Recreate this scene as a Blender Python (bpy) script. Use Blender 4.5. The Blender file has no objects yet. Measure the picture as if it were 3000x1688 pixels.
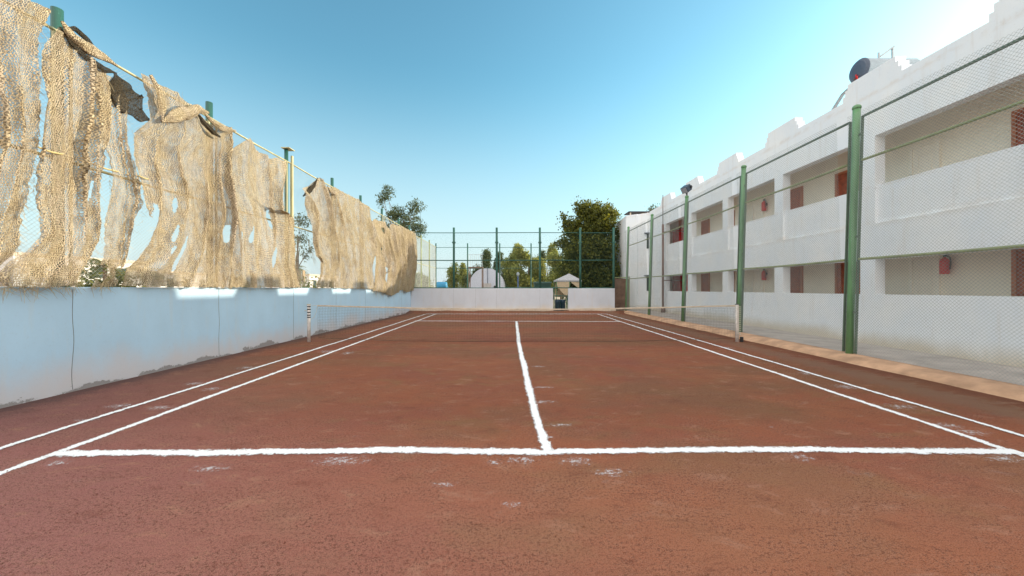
import bpy, math, random
from mathutils import Vector, noise
R = math.radians
random.seed(7)
sc = bpy.context.scene
COL = sc.collection

# ------------------------------------------------------------------ camera
F = 1080.0; CH = 1.5                      # focal length in photo pixels (3000 wide), eye height
cam = bpy.data.cameras.new('camera'); camo = bpy.data.objects.new('camera', cam); COL.objects.link(camo)
camo.location = (0, 0, CH); camo.rotation_euler = (R(90), 0, 0)
cam.lens = 36 * F / 3000; cam.sensor_width = 36; cam.shift_y = 2 / 3000
cam.clip_start = 0.05; cam.clip_end = 2000
sc.camera = camo

# ------------------------------------------------------------------ sky and sun
SUN_AZ = math.atan2(1.0, 0.386); SUN_EL = R(17.4)
SKY_FILL = 6.5  # strength of the added sky fill
w = bpy.data.worlds.new('World'); sc.world = w; w.use_nodes = True
nt = w.node_tree; nt.nodes.clear()
out = nt.nodes.new('ShaderNodeOutputWorld'); bg = nt.nodes.new('ShaderNodeBackground')
sky = nt.nodes.new('ShaderNodeTexSky'); sky.sky_type = 'NISHITA'; sky.sun_disc = False
sky.sun_elevation = SUN_EL; sky.sun_rotation = SUN_AZ
sky.air_density = 1.0; sky.dust_density = 0.6; sky.ozone_density = 1.2; sky.altitude = 0
tint = nt.nodes.new('ShaderNodeMix'); tint.data_type = 'RGBA'; tint.blend_type = 'MULTIPLY'
tint.inputs['Factor'].default_value = 1.0
tint.inputs[7].default_value = (0.73, 1.05, 0.89, 1)
hs = nt.nodes.new('ShaderNodeHueSaturation'); hs.inputs['Hue'].default_value = 0.5; hs.inputs['Saturation'].default_value = 1.12
gm = nt.nodes.new('ShaderNodeGamma'); gm.inputs[1].default_value = 1.0
nt.links.new(sky.outputs[0], gm.inputs[0]); nt.links.new(gm.outputs[0], hs.inputs['Color']); nt.links.new(hs.outputs[0], tint.inputs[6]); 
# added bright fill in the sky overhead and behind the camera, lifts the shade
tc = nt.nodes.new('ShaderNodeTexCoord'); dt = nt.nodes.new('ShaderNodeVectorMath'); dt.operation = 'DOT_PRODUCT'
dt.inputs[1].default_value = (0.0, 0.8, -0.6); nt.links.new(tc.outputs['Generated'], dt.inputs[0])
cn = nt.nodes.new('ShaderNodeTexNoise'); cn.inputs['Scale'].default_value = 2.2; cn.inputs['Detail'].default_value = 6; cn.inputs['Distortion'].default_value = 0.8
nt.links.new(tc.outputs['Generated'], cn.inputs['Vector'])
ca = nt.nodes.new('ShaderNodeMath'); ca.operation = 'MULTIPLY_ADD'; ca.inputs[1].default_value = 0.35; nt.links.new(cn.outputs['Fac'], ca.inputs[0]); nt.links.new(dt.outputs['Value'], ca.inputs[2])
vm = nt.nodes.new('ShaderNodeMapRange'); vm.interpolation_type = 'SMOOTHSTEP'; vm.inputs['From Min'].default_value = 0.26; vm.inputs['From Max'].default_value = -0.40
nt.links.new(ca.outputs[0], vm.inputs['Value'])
sky_fill = nt.nodes.new('ShaderNodeMix'); sky_fill.data_type = 'RGBA'; sky_fill.inputs[7].default_value = (SKY_FILL * 1.0, SKY_FILL * 0.97, SKY_FILL * 0.93, 1)
nt.links.new(vm.outputs['Result'], sky_fill.inputs[0]); 
hz = nt.nodes.new('ShaderNodeSeparateXYZ'); nt.links.new(tc.outputs['Generated'], hz.inputs[0])
hm = nt.nodes.new('ShaderNodeMapRange'); hm.interpolation_type = 'SMOOTHSTEP'; hm.inputs['From Min'].default_value = 0.52; hm.inputs['From Max'].default_value = -0.06
nt.links.new(hz.outputs[2], hm.inputs['Value'])
hmix = nt.nodes.new('ShaderNodeMix'); hmix.data_type = 'RGBA'; hmix.inputs[7].default_value = (2.5, 2.95, 3.2, 1)
nt.links.new(hm.outputs['Result'], hmix.inputs[0]); nt.links.new(tint.outputs[2], hmix.inputs[6]); nt.links.new(hmix.outputs[2], sky_fill.inputs[6]); nt.links.new(sky_fill.outputs[2], bg.inputs[0])
bg.inputs[1].default_value = 0.15
nt.links.new(bg.outputs[0], out.inputs[0])
sl = bpy.data.lights.new('sun', 'SUN'); sl.energy = 3.0; sl.angle = R(0.5); sl.color = (1.0, 0.88, 0.70)
so = bpy.data.objects.new('sun', sl); COL.objects.link(so)
sd = Vector((math.sin(SUN_AZ) * math.cos(SUN_EL), math.cos(SUN_AZ) * math.cos(SUN_EL), math.sin(SUN_EL)))
so.rotation_euler = sd.to_track_quat('Z', 'Y').to_euler(); so.location = (40, 15, 30)
sc.view_settings.view_transform = 'Standard'; sc.view_settings.look = 'None'
sc.cycles.diffuse_bounces = 8; sc.cycles.max_bounces = 12; sc.cycles.transparent_max_bounces = 16
sc.view_settings.exposure = 0.96; sc.view_settings.gamma = 1.0

# ------------------------------------------------------------------ helpers
class MB:
    def __init__(s): s.v = []; s.f = []; s.uv = {}
    def add(s, vs, fs):
        n = len(s.v); s.v += [tuple(v) for v in vs]; s.f += [tuple(i + n for i in f) for f in fs]; return s
    def box(s, x0, x1, y0, y1, z0, z1):
        return s.add([(x0,y0,z0),(x1,y0,z0),(x1,y1,z0),(x0,y1,z0),(x0,y0,z1),(x1,y0,z1),(x1,y1,z1),(x0,y1,z1)],
                     [(0,3,2,1),(4,5,6,7),(0,1,5,4),(1,2,6,5),(2,3,7,6),(3,0,4,7)])
    def tube(s, pts, r, n=10, cap=True):
        pts = [Vector(p) for p in pts]; rs = r if isinstance(r, (list, tuple)) else [r] * len(pts)
        vs = []; fs = []; prev = None
        for i, p in enumerate(pts):
            d = (pts[min(i+1, len(pts)-1)] - pts[max(i-1, 0)]).normalized()
            if prev is None:
                a = Vector((0,0,1)) if abs(d.z) < 0.9 else Vector((1,0,0)); u = d.cross(a).normalized()
            else:
                u = (prev - d * prev.dot(d)).normalized()
            prev = u; q = d.cross(u)
            for k in range(n):
                t = 2 * math.pi * k / n
                vs.append(p + (u * math.cos(t) + q * math.sin(t)) * rs[i])
        for i in range(len(pts) - 1):
            for k in range(n):
                a = i*n+k; b = i*n+(k+1) % n
                fs.append((a, b, b+n, a+n))
        if cap:
            fs.append(tuple(range(n-1, -1, -1))); fs.append(tuple(range((len(pts)-1)*n, len(pts)*n)))
        return s.add(vs, fs)
    def prism(s, poly, axis, a, b):
        """extrude a 2-D polygon along axis from a to b (poly given in the two other axes, in xyz order)"""
        n = len(poly)
        def mk(p, t):
            return {'x': (t, p[0], p[1]), 'y': (p[0], t, p[1]), 'z': (p[0], p[1], t)}[axis]
        vs = [mk(p, a) for p in poly] + [mk(p, b) for p in poly]
        fs = [tuple(range(n)), tuple(range(2*n-1, n-1, -1))] + [(i, (i+1) % n, (i+1) % n + n, i+n) for i in range(n)]
        return s.add(vs, fs)
    def build(s, name, mat, parent=None, smooth=False, bevel=0, loc=None):
        me = bpy.data.meshes.new(name); me.from_pydata(s.v, [], s.f); me.update()
        me.materials.append(mat)
        if smooth:
            me.polygons.foreach_set('use_smooth', [True] * len(me.polygons))
        if s.uv:
            ul = me.uv_layers.new(name='UVMap')
            for l in me.loops: ul.data[l.index].uv = s.uv[l.vertex_index]
        import bmesh
        if not s.uv and len(s.f) < 60000:
            bm = bmesh.new(); bm.from_mesh(me); bmesh.ops.recalc_face_normals(bm, faces=bm.faces); bm.to_mesh(me); bm.free()
        o = bpy.data.objects.new(name, me); COL.objects.link(o)
        if smooth and not s.uv:
            try: me.shade_auto_smooth = True
            except Exception: pass
        if bevel:
            m = o.modifiers.new('bevel', 'BEVEL'); m.width = bevel; m.segments = 2; m.limit_method = 'ANGLE'
        if parent: o.parent = parent
        return o
def thing(name, label, cat, loc=(0,0,0), group=None, rz=0):
    o = bpy.data.objects.new(name, None); COL.objects.link(o); o.location = loc; o.rotation_euler = (0,0,rz)
    o.empty_display_size = 0.2
    o['label'] = label; o['category'] = cat
    if group: o['group'] = group
    return o
def tag(o, label, cat, group=None, kind=None):
    o['label'] = label; o['category'] = cat
    if group: o['group'] = group
    if kind: o['kind'] = kind
    return o
def struct(o): o['kind'] = 'structure'; return o

# ------------------------------------------------------------------ materials
def mat(name):
    m = bpy.data.materials.new(name); m.use_nodes = True
    t = m.node_tree; b = t.nodes['Principled BSDF']; return m, t, b
def nd(t, typ, **kw):
    n = t.nodes.new(typ)
    for k, v in kw.items():
        if hasattr(n, k): setattr(n, k, v)
        else: n.inputs[k].default_value = v
    return n
def objco(t): return t.nodes.new('ShaderNodeTexCoord').outputs['Object']
def geo(t): return t.nodes.new('ShaderNodeNewGeometry').outputs['Position']
def mapping(t, src, sc_=(1,1,1), loc=(0,0,0)):
    m = t.nodes.new('ShaderNodeMapping'); m.inputs['Scale'].default_value = sc_; m.inputs['Location'].default_value = loc
    t.links.new(src, m.inputs[0]); return m.outputs[0]
def noi(t, src, scale, detail=4, rough=0.55, dist=0):
    n = t.nodes.new('ShaderNodeTexNoise'); n.inputs['Scale'].default_value = scale; n.inputs['Detail'].default_value = detail
    n.inputs['Roughness'].default_value = rough; n.inputs['Distortion'].default_value = dist
    t.links.new(src, n.inputs['Vector']); return n.outputs['Fac']
def ramp(t, src, stops, interp='LINEAR'):
    r = t.nodes.new('ShaderNodeValToRGB'); cr = r.color_ramp; cr.interpolation = interp
    cr.elements[0].position = stops[0][0]; cr.elements[0].color = (*stops[0][1], 1) if isinstance(stops[0][1], tuple) else (stops[0][1],)*3+(1,)
    cr.elements[1].position = stops[-1][0]; cr.elements[1].color = (*stops[-1][1], 1) if isinstance(stops[-1][1], tuple) else (stops[-1][1],)*3+(1,)
    for p, c in stops[1:-1]:
        e = cr.elements.new(p); e.color = (*c, 1) if isinstance(c, tuple) else (c, c, c, 1)
    t.links.new(src, r.inputs[0]); return r.outputs[0]
def mix(t, fac, a, b, mode='MIX'):
    m = t.nodes.new('ShaderNodeMix'); m.data_type = 'RGBA'; m.blend_type = mode
    for inp, v in ((0, fac), (6, a), (7, b)):
        if hasattr(v, 'is_linked') or isinstance(v, bpy.types.NodeSocket): t.links.new(v, m.inputs[inp])
        elif inp == 0: m.inputs[0].default_value = v
        else: m.inputs[inp].default_value = (*v, 1)
    return m.outputs[2]
def mth(t, op, a, b=None, c=None, clamp=False):
    m = t.nodes.new('ShaderNodeMath'); m.operation = op; m.use_clamp = clamp
    for i, v in enumerate((a, b, c)):
        if v is None: continue
        if isinstance(v, bpy.types.NodeSocket): t.links.new(v, m.inputs[i])
        else: m.inputs[i].default_value = v
    return m.outputs[0]
def sep(t, src):
    s = t.nodes.new('ShaderNodeSeparateXYZ'); t.links.new(src, s.inputs[0]); return s.outputs
def smooth(t, v, lo, hi):
    m = t.nodes.new('ShaderNodeMapRange'); m.interpolation_type = 'SMOOTHSTEP'
    m.inputs['From Min'].default_value = lo; m.inputs['From Max'].default_value = hi
    t.links.new(v, m.inputs['Value']); return m.outputs['Result']
def bump(t, b, h, strength, dist=0.01):
    n = t.nodes.new('ShaderNodeBump'); n.inputs['Strength'].default_value = strength; n.inputs['Distance'].default_value = dist
    t.links.new(h, n.inputs['Height']); t.links.new(n.outputs[0], b.inputs['Normal'])
def plain(name, col, rough=0.6, metal=0.0, var=0.12, scale=6, bmp=0.15, bscale=60):
    m, t, b = mat(name); p = objco(t)
    a = noi(t, p, scale, 5)
    c1 = tuple(c * (1 - var) for c in col); c2 = tuple(min(1, c * (1 + var)) for c in col)
    t.links.new(ramp(t, a, [(0.3, c1), (0.7, c2)]), b.inputs['Base Color'])
    b.inputs['Roughness'].default_value = rough; b.inputs['Metallic'].default_value = metal
    if bmp: bump(t, b, noi(t, p, bscale, 3), bmp, 0.004)
    return m

def clay_mat():
    m, t, b = mat('red clay'); p = geo(t)
    big = noi(t, mapping(t, p, (0.35, 0.5, 1)), 1.0, 4, 0.6)
    big2 = noi(t, mapping(t, p, (0.9, 1.6, 1), (7, 3, 0)), 1.0, 5, 0.65, 0.6)
    mid = noi(t, mapping(t, p, (3.0, 5.0, 3)), 1.0, 6, 0.68, 0.5)
    fine = mth(t, 'ADD', mth(t, 'MULTIPLY', noi(t, p, 48, 2, 0.5), 0.5), mth(t, 'MULTIPLY', noi(t, mapping(t, p, (1,1,1), (5,2,0)), 130, 2, 0.6), 0.5))
    grit = noi(t, mapping(t, p, (1, 1, 1), (3, 7, 0)), 170, 2, 0.7)
    c = ramp(t, big, [(0.30, (0.48, 0.155, 0.110)), (0.5, (0.56, 0.190, 0.105)), (0.70, (0.62, 0.245, 0.130))])
    c = mix(t, smooth(t, big2, 0.5, 0.72), c, (0.50, 0.24, 0.12))
    sx = sep(t, p)
    # trodden browner zone in the service boxes
    br_ = noi(t, mapping(t, p, (0.28, 0.42, 1), (2, 5, 0)), 1.0, 5, 0.6)
    c = mix(t, mth(t, 'MULTIPLY', smooth(t, br_, 0.46, 0.62), 0.7), c, (0.40, 0.205, 0.115))
    c = mix(t, mth(t, 'MULTIPLY', smooth(t, sx[1], 3.6, 2.4), 0.35), c, (0.70, 0.30, 0.175))
    gr_ = smooth(t, noi(t, mapping(t, p, (1.7, 2.6, 1), (11, 3, 0)), 1.0, 5, 0.7, 0.4), 0.40, 0.60)
    # purple-grey dust lies over the left near part of the court
    lf = smooth(t, mth(t, 'ADD', mth(t, 'MULTIPLY', sx[0], -0.55), mth(t, 'MULTIPLY', sx[1], -0.55)), -2.2, 1.2)
    c = mix(t, mth(t, 'MULTIPLY', lf, 0.85), c, (0.53, 0.235, 0.235))
    c = mix(t, mth(t, 'MULTIPLY', smooth(t, mid, 0.54, 0.72), 0.8), c, (0.70, 0.35, 0.24))
    c = mix(t, mth(t, 'MULTIPLY', smooth(t, mid, 0.46, 0.30), 0.4), c, (0.27, 0.085, 0.055))
    c = mix(t, mth(t, 'MULTIPLY', smooth(t, fine, 0.50, 0.41), mth(t, 'ADD', 0.32, mth(t, 'MULTIPLY', gr_, 0.5))), c, (0.17, 0.06, 0.040))
    c = mix(t, mth(t, 'MULTIPLY', smooth(t, grit, 0.54, 0.64), mth(t, 'ADD', 0.45, mth(t, 'MULTIPLY', gr_, 0.5))), c, (0.64, 0.38, 0.28))
    c = mix(t, mth(t, 'MULTIPLY', smooth(t, grit, 0.47, 0.36), 0.6), c, (0.11, 0.04, 0.032))
    # chalk dust blown over the clay near the service line
    cd = noi(t, mapping(t, p, (2.2, 3.4, 1), (4, 9, 0)), 1.0, 6, 0.7, 0.3)
    near = mth(t, 'MULTIPLY', smooth(t, sx[1], 2.2, 3.2), smooth(t, sx[1], 5.5, 3.4))
    cdm = mth(t, 'MULTIPLY', mth(t, 'MULTIPLY', smooth(t, cd, 0.60, 0.74), smooth(t, grit, 0.45, 0.62)), near)
    c = mix(t, mth(t, 'MULTIPLY', cdm, 0.6), c, (0.62, 0.60, 0.60))
    # dark gravel swept against the side wall and the kerb
    dk = mth(t, 'ADD', mth(t, 'SUBTRACT', sx[0], -6.4), mth(t, 'MULTIPLY', mth(t, 'SUBTRACT', mid, 0.5), 0.9))
    c = mix(t, mth(t, 'MULTIPLY', smooth(t, dk, 0.55, 0.08), 0.7), c, (0.19, 0.12, 0.12))
    dk2 = mth(t, 'ADD', mth(t, 'SUBTRACT', 6.8, sx[0]), mth(t, 'MULTIPLY', mth(t, 'SUBTRACT', mid, 0.5), 1.2))
    c = mix(t, mth(t, 'MULTIPLY', smooth(t, dk2, 0.55, 0.1), 0.55), c, (0.29, 0.12, 0.08))
    tr = mth(t, 'MULTIPLY', smooth(t, dk2, 0.35, 0.6), smooth(t, dk2, 1.25, 0.8))
    c = mix(t, mth(t, 'MULTIPLY', tr, 0.5), c, (0.42, 0.27, 0.20))
    c = mix(t, 1.0, c, (0.59, 0.59, 0.57), 'MULTIPLY')
    c = mix(t, mth(t, 'MULTIPLY', smooth(t, sx[1], 3.2, 4.6), 0.9), c, mix(t, 1.0, c, (0.80, 0.81, 0.80), 'MULTIPLY'))
    t.links.new(c, b.inputs['Base Color']); b.inputs['Roughness'].default_value = 0.95
    b.inputs['Specular IOR Level'].default_value = 0.1
    h = mth(t, 'ADD', mth(t, 'MULTIPLY', fine, 0.5), mth(t, 'ADD', mth(t, 'MULTIPLY', grit, 0.5), mth(t, 'MULTIPLY', mid, 2.5)))
    bump(t, b, h, 0.9, 0.014)
    return m

def wall_mat(name, base, dust, dust_h=0.55, mortar=0.0, stain=(0.55, 0.47, 0.33), hz0=0.0):
    """weathered limewashed render: noise blotches, dusty splash band with an uneven top edge, fallen render at the foot"""
    m, t, b = mat(name); p = geo(t); s = sep(t, p)
    a = noi(t, mapping(t, p, (1.2, 1.2, 0.8)), 1.0, 6, 0.6)
    f = noi(t, p, 26, 5, 0.7)
    st = noi(t, mapping(t, p, (7, 7, 0.7)), 1.0, 4, 0.6)
    c = ramp(t, a, [(0.3, tuple(x * 0.93 for x in base)), (0.7, tuple(min(0.9, x * 1.05) for x in base))])
    c = mix(t, mth(t, 'MULTIPLY', smooth(t, st, 0.54, 0.72), 0.24), c, stain)
    z = mth(t, 'SUBTRACT', s[2], hz0)
    zz = mth(t, 'ADD', z, mth(t, 'MULTIPLY', mth(t, 'SUBTRACT', a, 0.5), dust_h * 1.3))
    c = mix(t, mth(t, 'MULTIPLY', smooth(t, zz, dust_h, 0.0), 0.8), c, dust)
    c = mix(t, mth(t, 'MULTIPLY', smooth(t, f, 0.56, 0.75), 0.16), c, (0.32, 0.29, 0.27))
    sp = noi(t, mapping(t, p, (2.5, 2.5, 2.5), (3, 1, 2)), 1.0, 7, 0.75)
    c = mix(t, mth(t, 'MULTIPLY', smooth(t, sp, 0.66, 0.70), 0.35), c, (0.36, 0.36, 0.36))
    if hz0:
        q = noi(t, mapping(t, p, (2.2, 2.2, 3)), 1.0, 6, 0.7)
        for zc_, w_ in ((3.10, 0.16), (4.0, 0.07), (6.3, 0.10)):
            dd = mth(t, 'ABSOLUTE', mth(t, 'SUBTRACT', s[2], mth(t, 'ADD', zc_ - 0.1, mth(t, 'MULTIPLY', q, 0.2))))
            c = mix(t, mth(t, 'MULTIPLY', smooth(t, dd, w_, 0.0), mth(t, 'MULTIPLY', smooth(t, q, 0.40, 0.64), 0.28)), c, (0.60, 0.47, 0.36))
    if mortar:
        n2 = noi(t, mapping(t, p, (1.1, 1.1, 2.0), (0, 4, 0)), 1.0, 6, 0.62)
        n3 = noi(t, p, 18, 7, 0.75)
        e = mth(t, 'ADD', mth(t, 'MULTIPLY', n2, 0.62), mth(t, 'MULTIPLY', n3, 0.17))
        k = mth(t, 'SUBTRACT', mth(t, 'SUBTRACT', e, 0.365 - mortar), z)
        c = mix(t, smooth(t, k, 0.0, 0.012), c, (0.33, 0.30, 0.29))
        hgt = mth(t, 'SUBTRACT', mth(t, 'MULTIPLY', f, 0.4), smooth(t, k, 0.0, 0.012))
    else:
        hgt = mth(t, 'MULTIPLY', mth(t, 'ADD', f, st), 0.5)
    t.links.new(c, b.inputs['Base Color']); b.inputs['Roughness'].default_value = 0.9
    b.inputs['Specular IOR Level'].default_value = 0.2
    bump(t, b, hgt, 0.35, 0.012)
    return m

def chalk_mat():
    """UV v: 0..1 across the strip; the powder thins out with a ragged edge"""
    m, t, b = mat('white chalk powder')
    uv = t.nodes.new('ShaderNodeTexCoord').outputs['UV']; s = sep(t, uv); p = geo(t)
    d = mth(t, 'MULTIPLY', mth(t, 'ABSOLUTE', mth(t, 'SUBTRACT', s[1], 0.5)), 2.0)
    n1 = noi(t, mapping(t, p, (1, 1, 1)), 9, 4, 0.7); n2 = noi(t, p, 60, 5, 0.8)
    e = mth(t, 'ADD', d, mth(t, 'ADD', mth(t, 'MULTIPLY', mth(t, 'SUBTRACT', n1, 0.5), 1.3), mth(t, 'MULTIPLY', mth(t, 'SUBTRACT', n2, 0.5), 1.9)))
    a = smooth(t, e, 0.74, 0.54)
    tr = t.nodes.new('ShaderNodeBsdfTransparent'); mx = t.nodes.new('ShaderNodeMixShader')
    t.links.new(mix(t, smooth(t, n2, 0.42, 0.30), (0.86, 0.86, 0.86), (0.55, 0.47, 0.45)), b.inputs['Base Color'])
    b.inputs['Roughness'].default_value = 0.95
    bump(t, b, n2, 0.6, 0.01)
    t.links.new(a, mx.inputs[0]); t.links.new(tr.outputs[0], mx.inputs[1]); t.links.new(b.outputs[0], mx.inputs[2])
    t.links.new(mx.outputs[0], t.nodes['Material Output'].inputs[0])
    return m
def splash_mat():
    """UV radial: scattered chalk grains, dense in the middle"""
    m, t, b = mat('scattered chalk')
    uv = t.nodes.new('ShaderNodeTexCoord').outputs['UV']; s = sep(t, uv); p = geo(t)
    dx = mth(t, 'SUBTRACT', s[0], 0.5); dy = mth(t, 'SUBTRACT', s[1], 0.5)
    d = mth(t, 'MULTIPLY', mth(t, 'SQRT', mth(t, 'ADD', mth(t, 'MULTIPLY', dx, dx), mth(t, 'MULTIPLY', dy, dy))), 2.0)
    n1 = noi(t, p, 22, 5, 0.75); n2 = noi(t, p, 110, 4, 0.8)
    e = mth(t, 'ADD', mth(t, 'MULTIPLY', d, 0.55), mth(t, 'ADD', mth(t, 'MULTIPLY', mth(t, 'SUBTRACT', 0.55, n1), 2.9), mth(t, 'MULTIPLY', mth(t, 'SUBTRACT', 0.5, n2), 2.6)))
    a = mth(t, 'MULTIPLY', mth(t, 'MULTIPLY', smooth(t, e, 0.30, -0.05), smooth(t, d, 1.0, 0.6)), 0.6)
    tr = t.nodes.new('ShaderNodeBsdfTransparent'); mx = t.nodes.new('ShaderNodeMixShader')
    b.inputs['Base Color'].default_value = (0.80, 0.79, 0.80, 1); b.inputs['Roughness'].default_value = 0.95
    t.links.new(a, mx.inputs[0]); t.links.new(tr.outputs[0], mx.inputs[1]); t.links.new(b.outputs[0], mx.inputs[2])
    t.links.new(mx.outputs[0], t.nodes['Material Output'].inputs[0])
    return m

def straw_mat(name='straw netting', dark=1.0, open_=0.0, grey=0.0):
    """loosely woven palm-fibre netting: staggered loops with gaps between them"""
    m, t, b = mat(name)
    uv = t.nodes.new('ShaderNodeTexCoord').outputs['UV']
    # warp so rows wander
    nz = t.nodes.new('ShaderNodeTexNoise'); nz.inputs['Scale'].default_value = 3.0; nz.inputs['Detail'].default_value = 3
    t.links.new(uv, nz.inputs['Vector'])
    va = t.nodes.new('ShaderNodeVectorMath'); va.operation = 'MULTIPLY_ADD'
    va.inputs[1].default_value = (0.16, 0.13, 0); t.links.new(nz.outputs['Color'], va.inputs[0]); t.links.new(uv, va.inputs[2])
    nz2 = t.nodes.new('ShaderNodeTexNoise'); nz2.inputs['Scale'].default_value = 38.0; nz2.inputs['Detail'].default_value = 2
    t.links.new(uv, nz2.inputs['Vector'])
    vb = t.nodes.new('ShaderNodeVectorMath'); vb.operation = 'MULTIPLY_ADD'
    vb.inputs[1].default_value = (0.034, 0.030, 0); t.links.new(nz2.outputs['Color'], vb.inputs[0]); t.links.new(va.outputs[0], vb.inputs[2])
    sv = sep(t, vb.outputs[0])
    row = mth(t, 'DIVIDE', sv[1], 0.034); par = mth(t, 'MULTIPLY', mth(t, 'FLOOR', row), 0.5)
    uu = mth(t, 'FRACT', mth(t, 'ADD', mth(t, 'DIVIDE', sv[0], 0.023), par)); vv = mth(t, 'FRACT', row)
    du = mth(t, 'ABSOLUTE', mth(t, 'SUBTRACT', uu, 0.5)); dv = mth(t, 'ABSOLUTE', mth(t, 'SUBTRACT', vv, 0.5))
    fine = noi(t, mapping(t, uv, (150, 26, 1)), 1.0, 4, 0.7)
    cell = noi(t, mapping(t, uv, (44, 30, 1)), 1.0, 2, 0.6)
    big = noi(t, mapping(t, uv, (2.4, 0.8, 1)), 1.0, 4, 0.6)
    med = noi(t, mapping(t, uv, (7, 4, 1)), 1.0, 4, 0.65)
    slot_w = mth(t, 'ADD', 0.10, mth(t, 'MULTIPLY', cell, 0.30))
    hole = mth(t, 'MULTIPLY', smooth(t, mth(t, 'SUBTRACT', du, slot_w), 0.06, -0.06), smooth(t, dv, 0.44, 0.30))
    rowedge = smooth(t, dv, 0.38, 0.5)
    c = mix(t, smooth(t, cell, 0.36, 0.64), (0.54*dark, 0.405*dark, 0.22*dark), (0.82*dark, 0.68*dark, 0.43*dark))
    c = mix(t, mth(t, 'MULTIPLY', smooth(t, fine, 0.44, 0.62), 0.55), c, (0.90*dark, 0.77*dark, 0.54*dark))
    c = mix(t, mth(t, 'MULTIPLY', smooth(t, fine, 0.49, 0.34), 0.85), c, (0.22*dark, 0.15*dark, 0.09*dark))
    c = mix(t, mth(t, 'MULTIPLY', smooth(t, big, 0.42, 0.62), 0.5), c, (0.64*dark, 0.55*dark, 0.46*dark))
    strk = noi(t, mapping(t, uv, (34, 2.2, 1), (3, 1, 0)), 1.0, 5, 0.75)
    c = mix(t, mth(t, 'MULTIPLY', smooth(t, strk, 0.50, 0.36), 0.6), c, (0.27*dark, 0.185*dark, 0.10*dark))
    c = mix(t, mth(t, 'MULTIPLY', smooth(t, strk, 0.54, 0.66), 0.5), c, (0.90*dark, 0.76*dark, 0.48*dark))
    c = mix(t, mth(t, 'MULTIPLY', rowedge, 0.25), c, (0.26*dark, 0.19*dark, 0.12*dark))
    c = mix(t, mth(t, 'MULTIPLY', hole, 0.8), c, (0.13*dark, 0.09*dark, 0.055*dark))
    thin = mth(t, 'ADD', mth(t, 'MULTIPLY', smooth(t, med, 0.40, 0.66), 0.55), mth(t, 'MULTIPLY', smooth(t, big, 0.42, 0.66), 0.5))
    thin = mth(t, 'ADD', thin, open_)
    op = mth(t, 'MULTIPLY', hole, mth(t, 'ADD', 0.06, mth(t, 'MULTIPLY', thin, 0.85)), clamp=True)
    op = mth(t, 'MAXIMUM', op, mth(t, 'MULTIPLY', smooth(t, fine, 0.38, 0.30), mth(t, 'MULTIPLY', thin, 0.6)))
    fin = noi(t, mapping(t, uv, (60, 9, 1)), 1.0, 3, 0.6)
    op = mth(t, 'MAXIMUM', op, mth(t, 'MULTIPLY', smooth(t, fin, 0.62, 0.68), smooth(t, med, 0.56, 0.68)), clamp=True)
    t.links.new(c, b.inputs['Base Color']); b.inputs['Roughness'].default_value = 0.9
    b.inputs['Specular IOR Level'].default_value = 0.15
    h = mth(t, 'SUBTRACT', mth(t, 'MULTIPLY', fine, 0.5), hole)
    bump(t, b, h, 1.0, 0.03)
    tl = t.nodes.new('ShaderNodeBsdfTranslucent'); t.links.new(c, tl.inputs[0])
    m1 = t.nodes.new('ShaderNodeMixShader'); m1.inputs[0].default_value = 0.12
    t.links.new(b.outputs[0], m1.inputs[1]); t.links.new(tl.outputs[0], m1.inputs[2])
    tr = t.nodes.new('ShaderNodeBsdfTransparent'); mx = t.nodes.new('ShaderNodeMixShader')
    t.links.new(op, mx.inputs[0]); t.links.new(m1.outputs[0], mx.inputs[1]); t.links.new(tr.outputs[0], mx.inputs[2])
    t.links.new(mx.outputs[0], t.nodes['Material Output'].inputs[0])
    return m

def leaf_mat(name, c1, c2, trans=0.35, tcol=None):
    m, t, b = mat(name)
    g = t.nodes.new('ShaderNodeNewGeometry')
    c = ramp(t, g.outputs['Random Per Island'], [(0.0, c1), (0.6, tuple((a+b_)/2 for a, b_ in zip(c1, c2))), (1.0, c2)])
    t.links.new(c, b.inputs['Base Color']); b.inputs['Roughness'].default_value = 0.6
    b.inputs['Specular IOR Level'].default_value = 0.3
    tl = t.nodes.new('ShaderNodeBsdfTranslucent')
    t.links.new(mix(t, 1.0, c, tcol or (1.6, 1.5, 0.5), 'MULTIPLY'), tl.inputs[0])
    mx = t.nodes.new('ShaderNodeMixShader'); mx.inputs[0].default_value = trans
    t.links.new(b.outputs[0], mx.inputs[1]); t.links.new(tl.outputs[0], mx.inputs[2])
    t.links.new(mx.outputs[0], t.nodes['Material Output'].inputs[0])
    return m
def paint_green(name, col, rust=0.15):
    m, t, b = mat(name); p = geo(t)
    a = noi(t, mapping(t, p, (6, 6, 1.2)), 1.0, 5, 0.6); f = noi(t, p, 40, 5, 0.7)
    c = ramp(t, a, [(0.3, tuple(x * 0.75 for x in col)), (0.7, tuple(x * 1.3 for x in col))])
    c = mix(t, mth(t, 'MULTIPLY', smooth(t, f, 0.56, 0.7), 0.35), c, tuple(min(1, x * 2.0 + 0.04) for x in col))
    c = mix(t, smooth(t, mth(t, 'ADD', mth(t, 'MULTIPLY', a, 0.5), mth(t, 'MULTIPLY', f, 0.5)), 0.66 - rust, 0.70 - rust), c, (0.16, 0.07, 0.03))
    t.links.new(c, b.inputs['Base Color']); b.inputs['Roughness'].default_value = 0.5
    bump(t, b, f, 0.2, 0.004)
    return m

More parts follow.
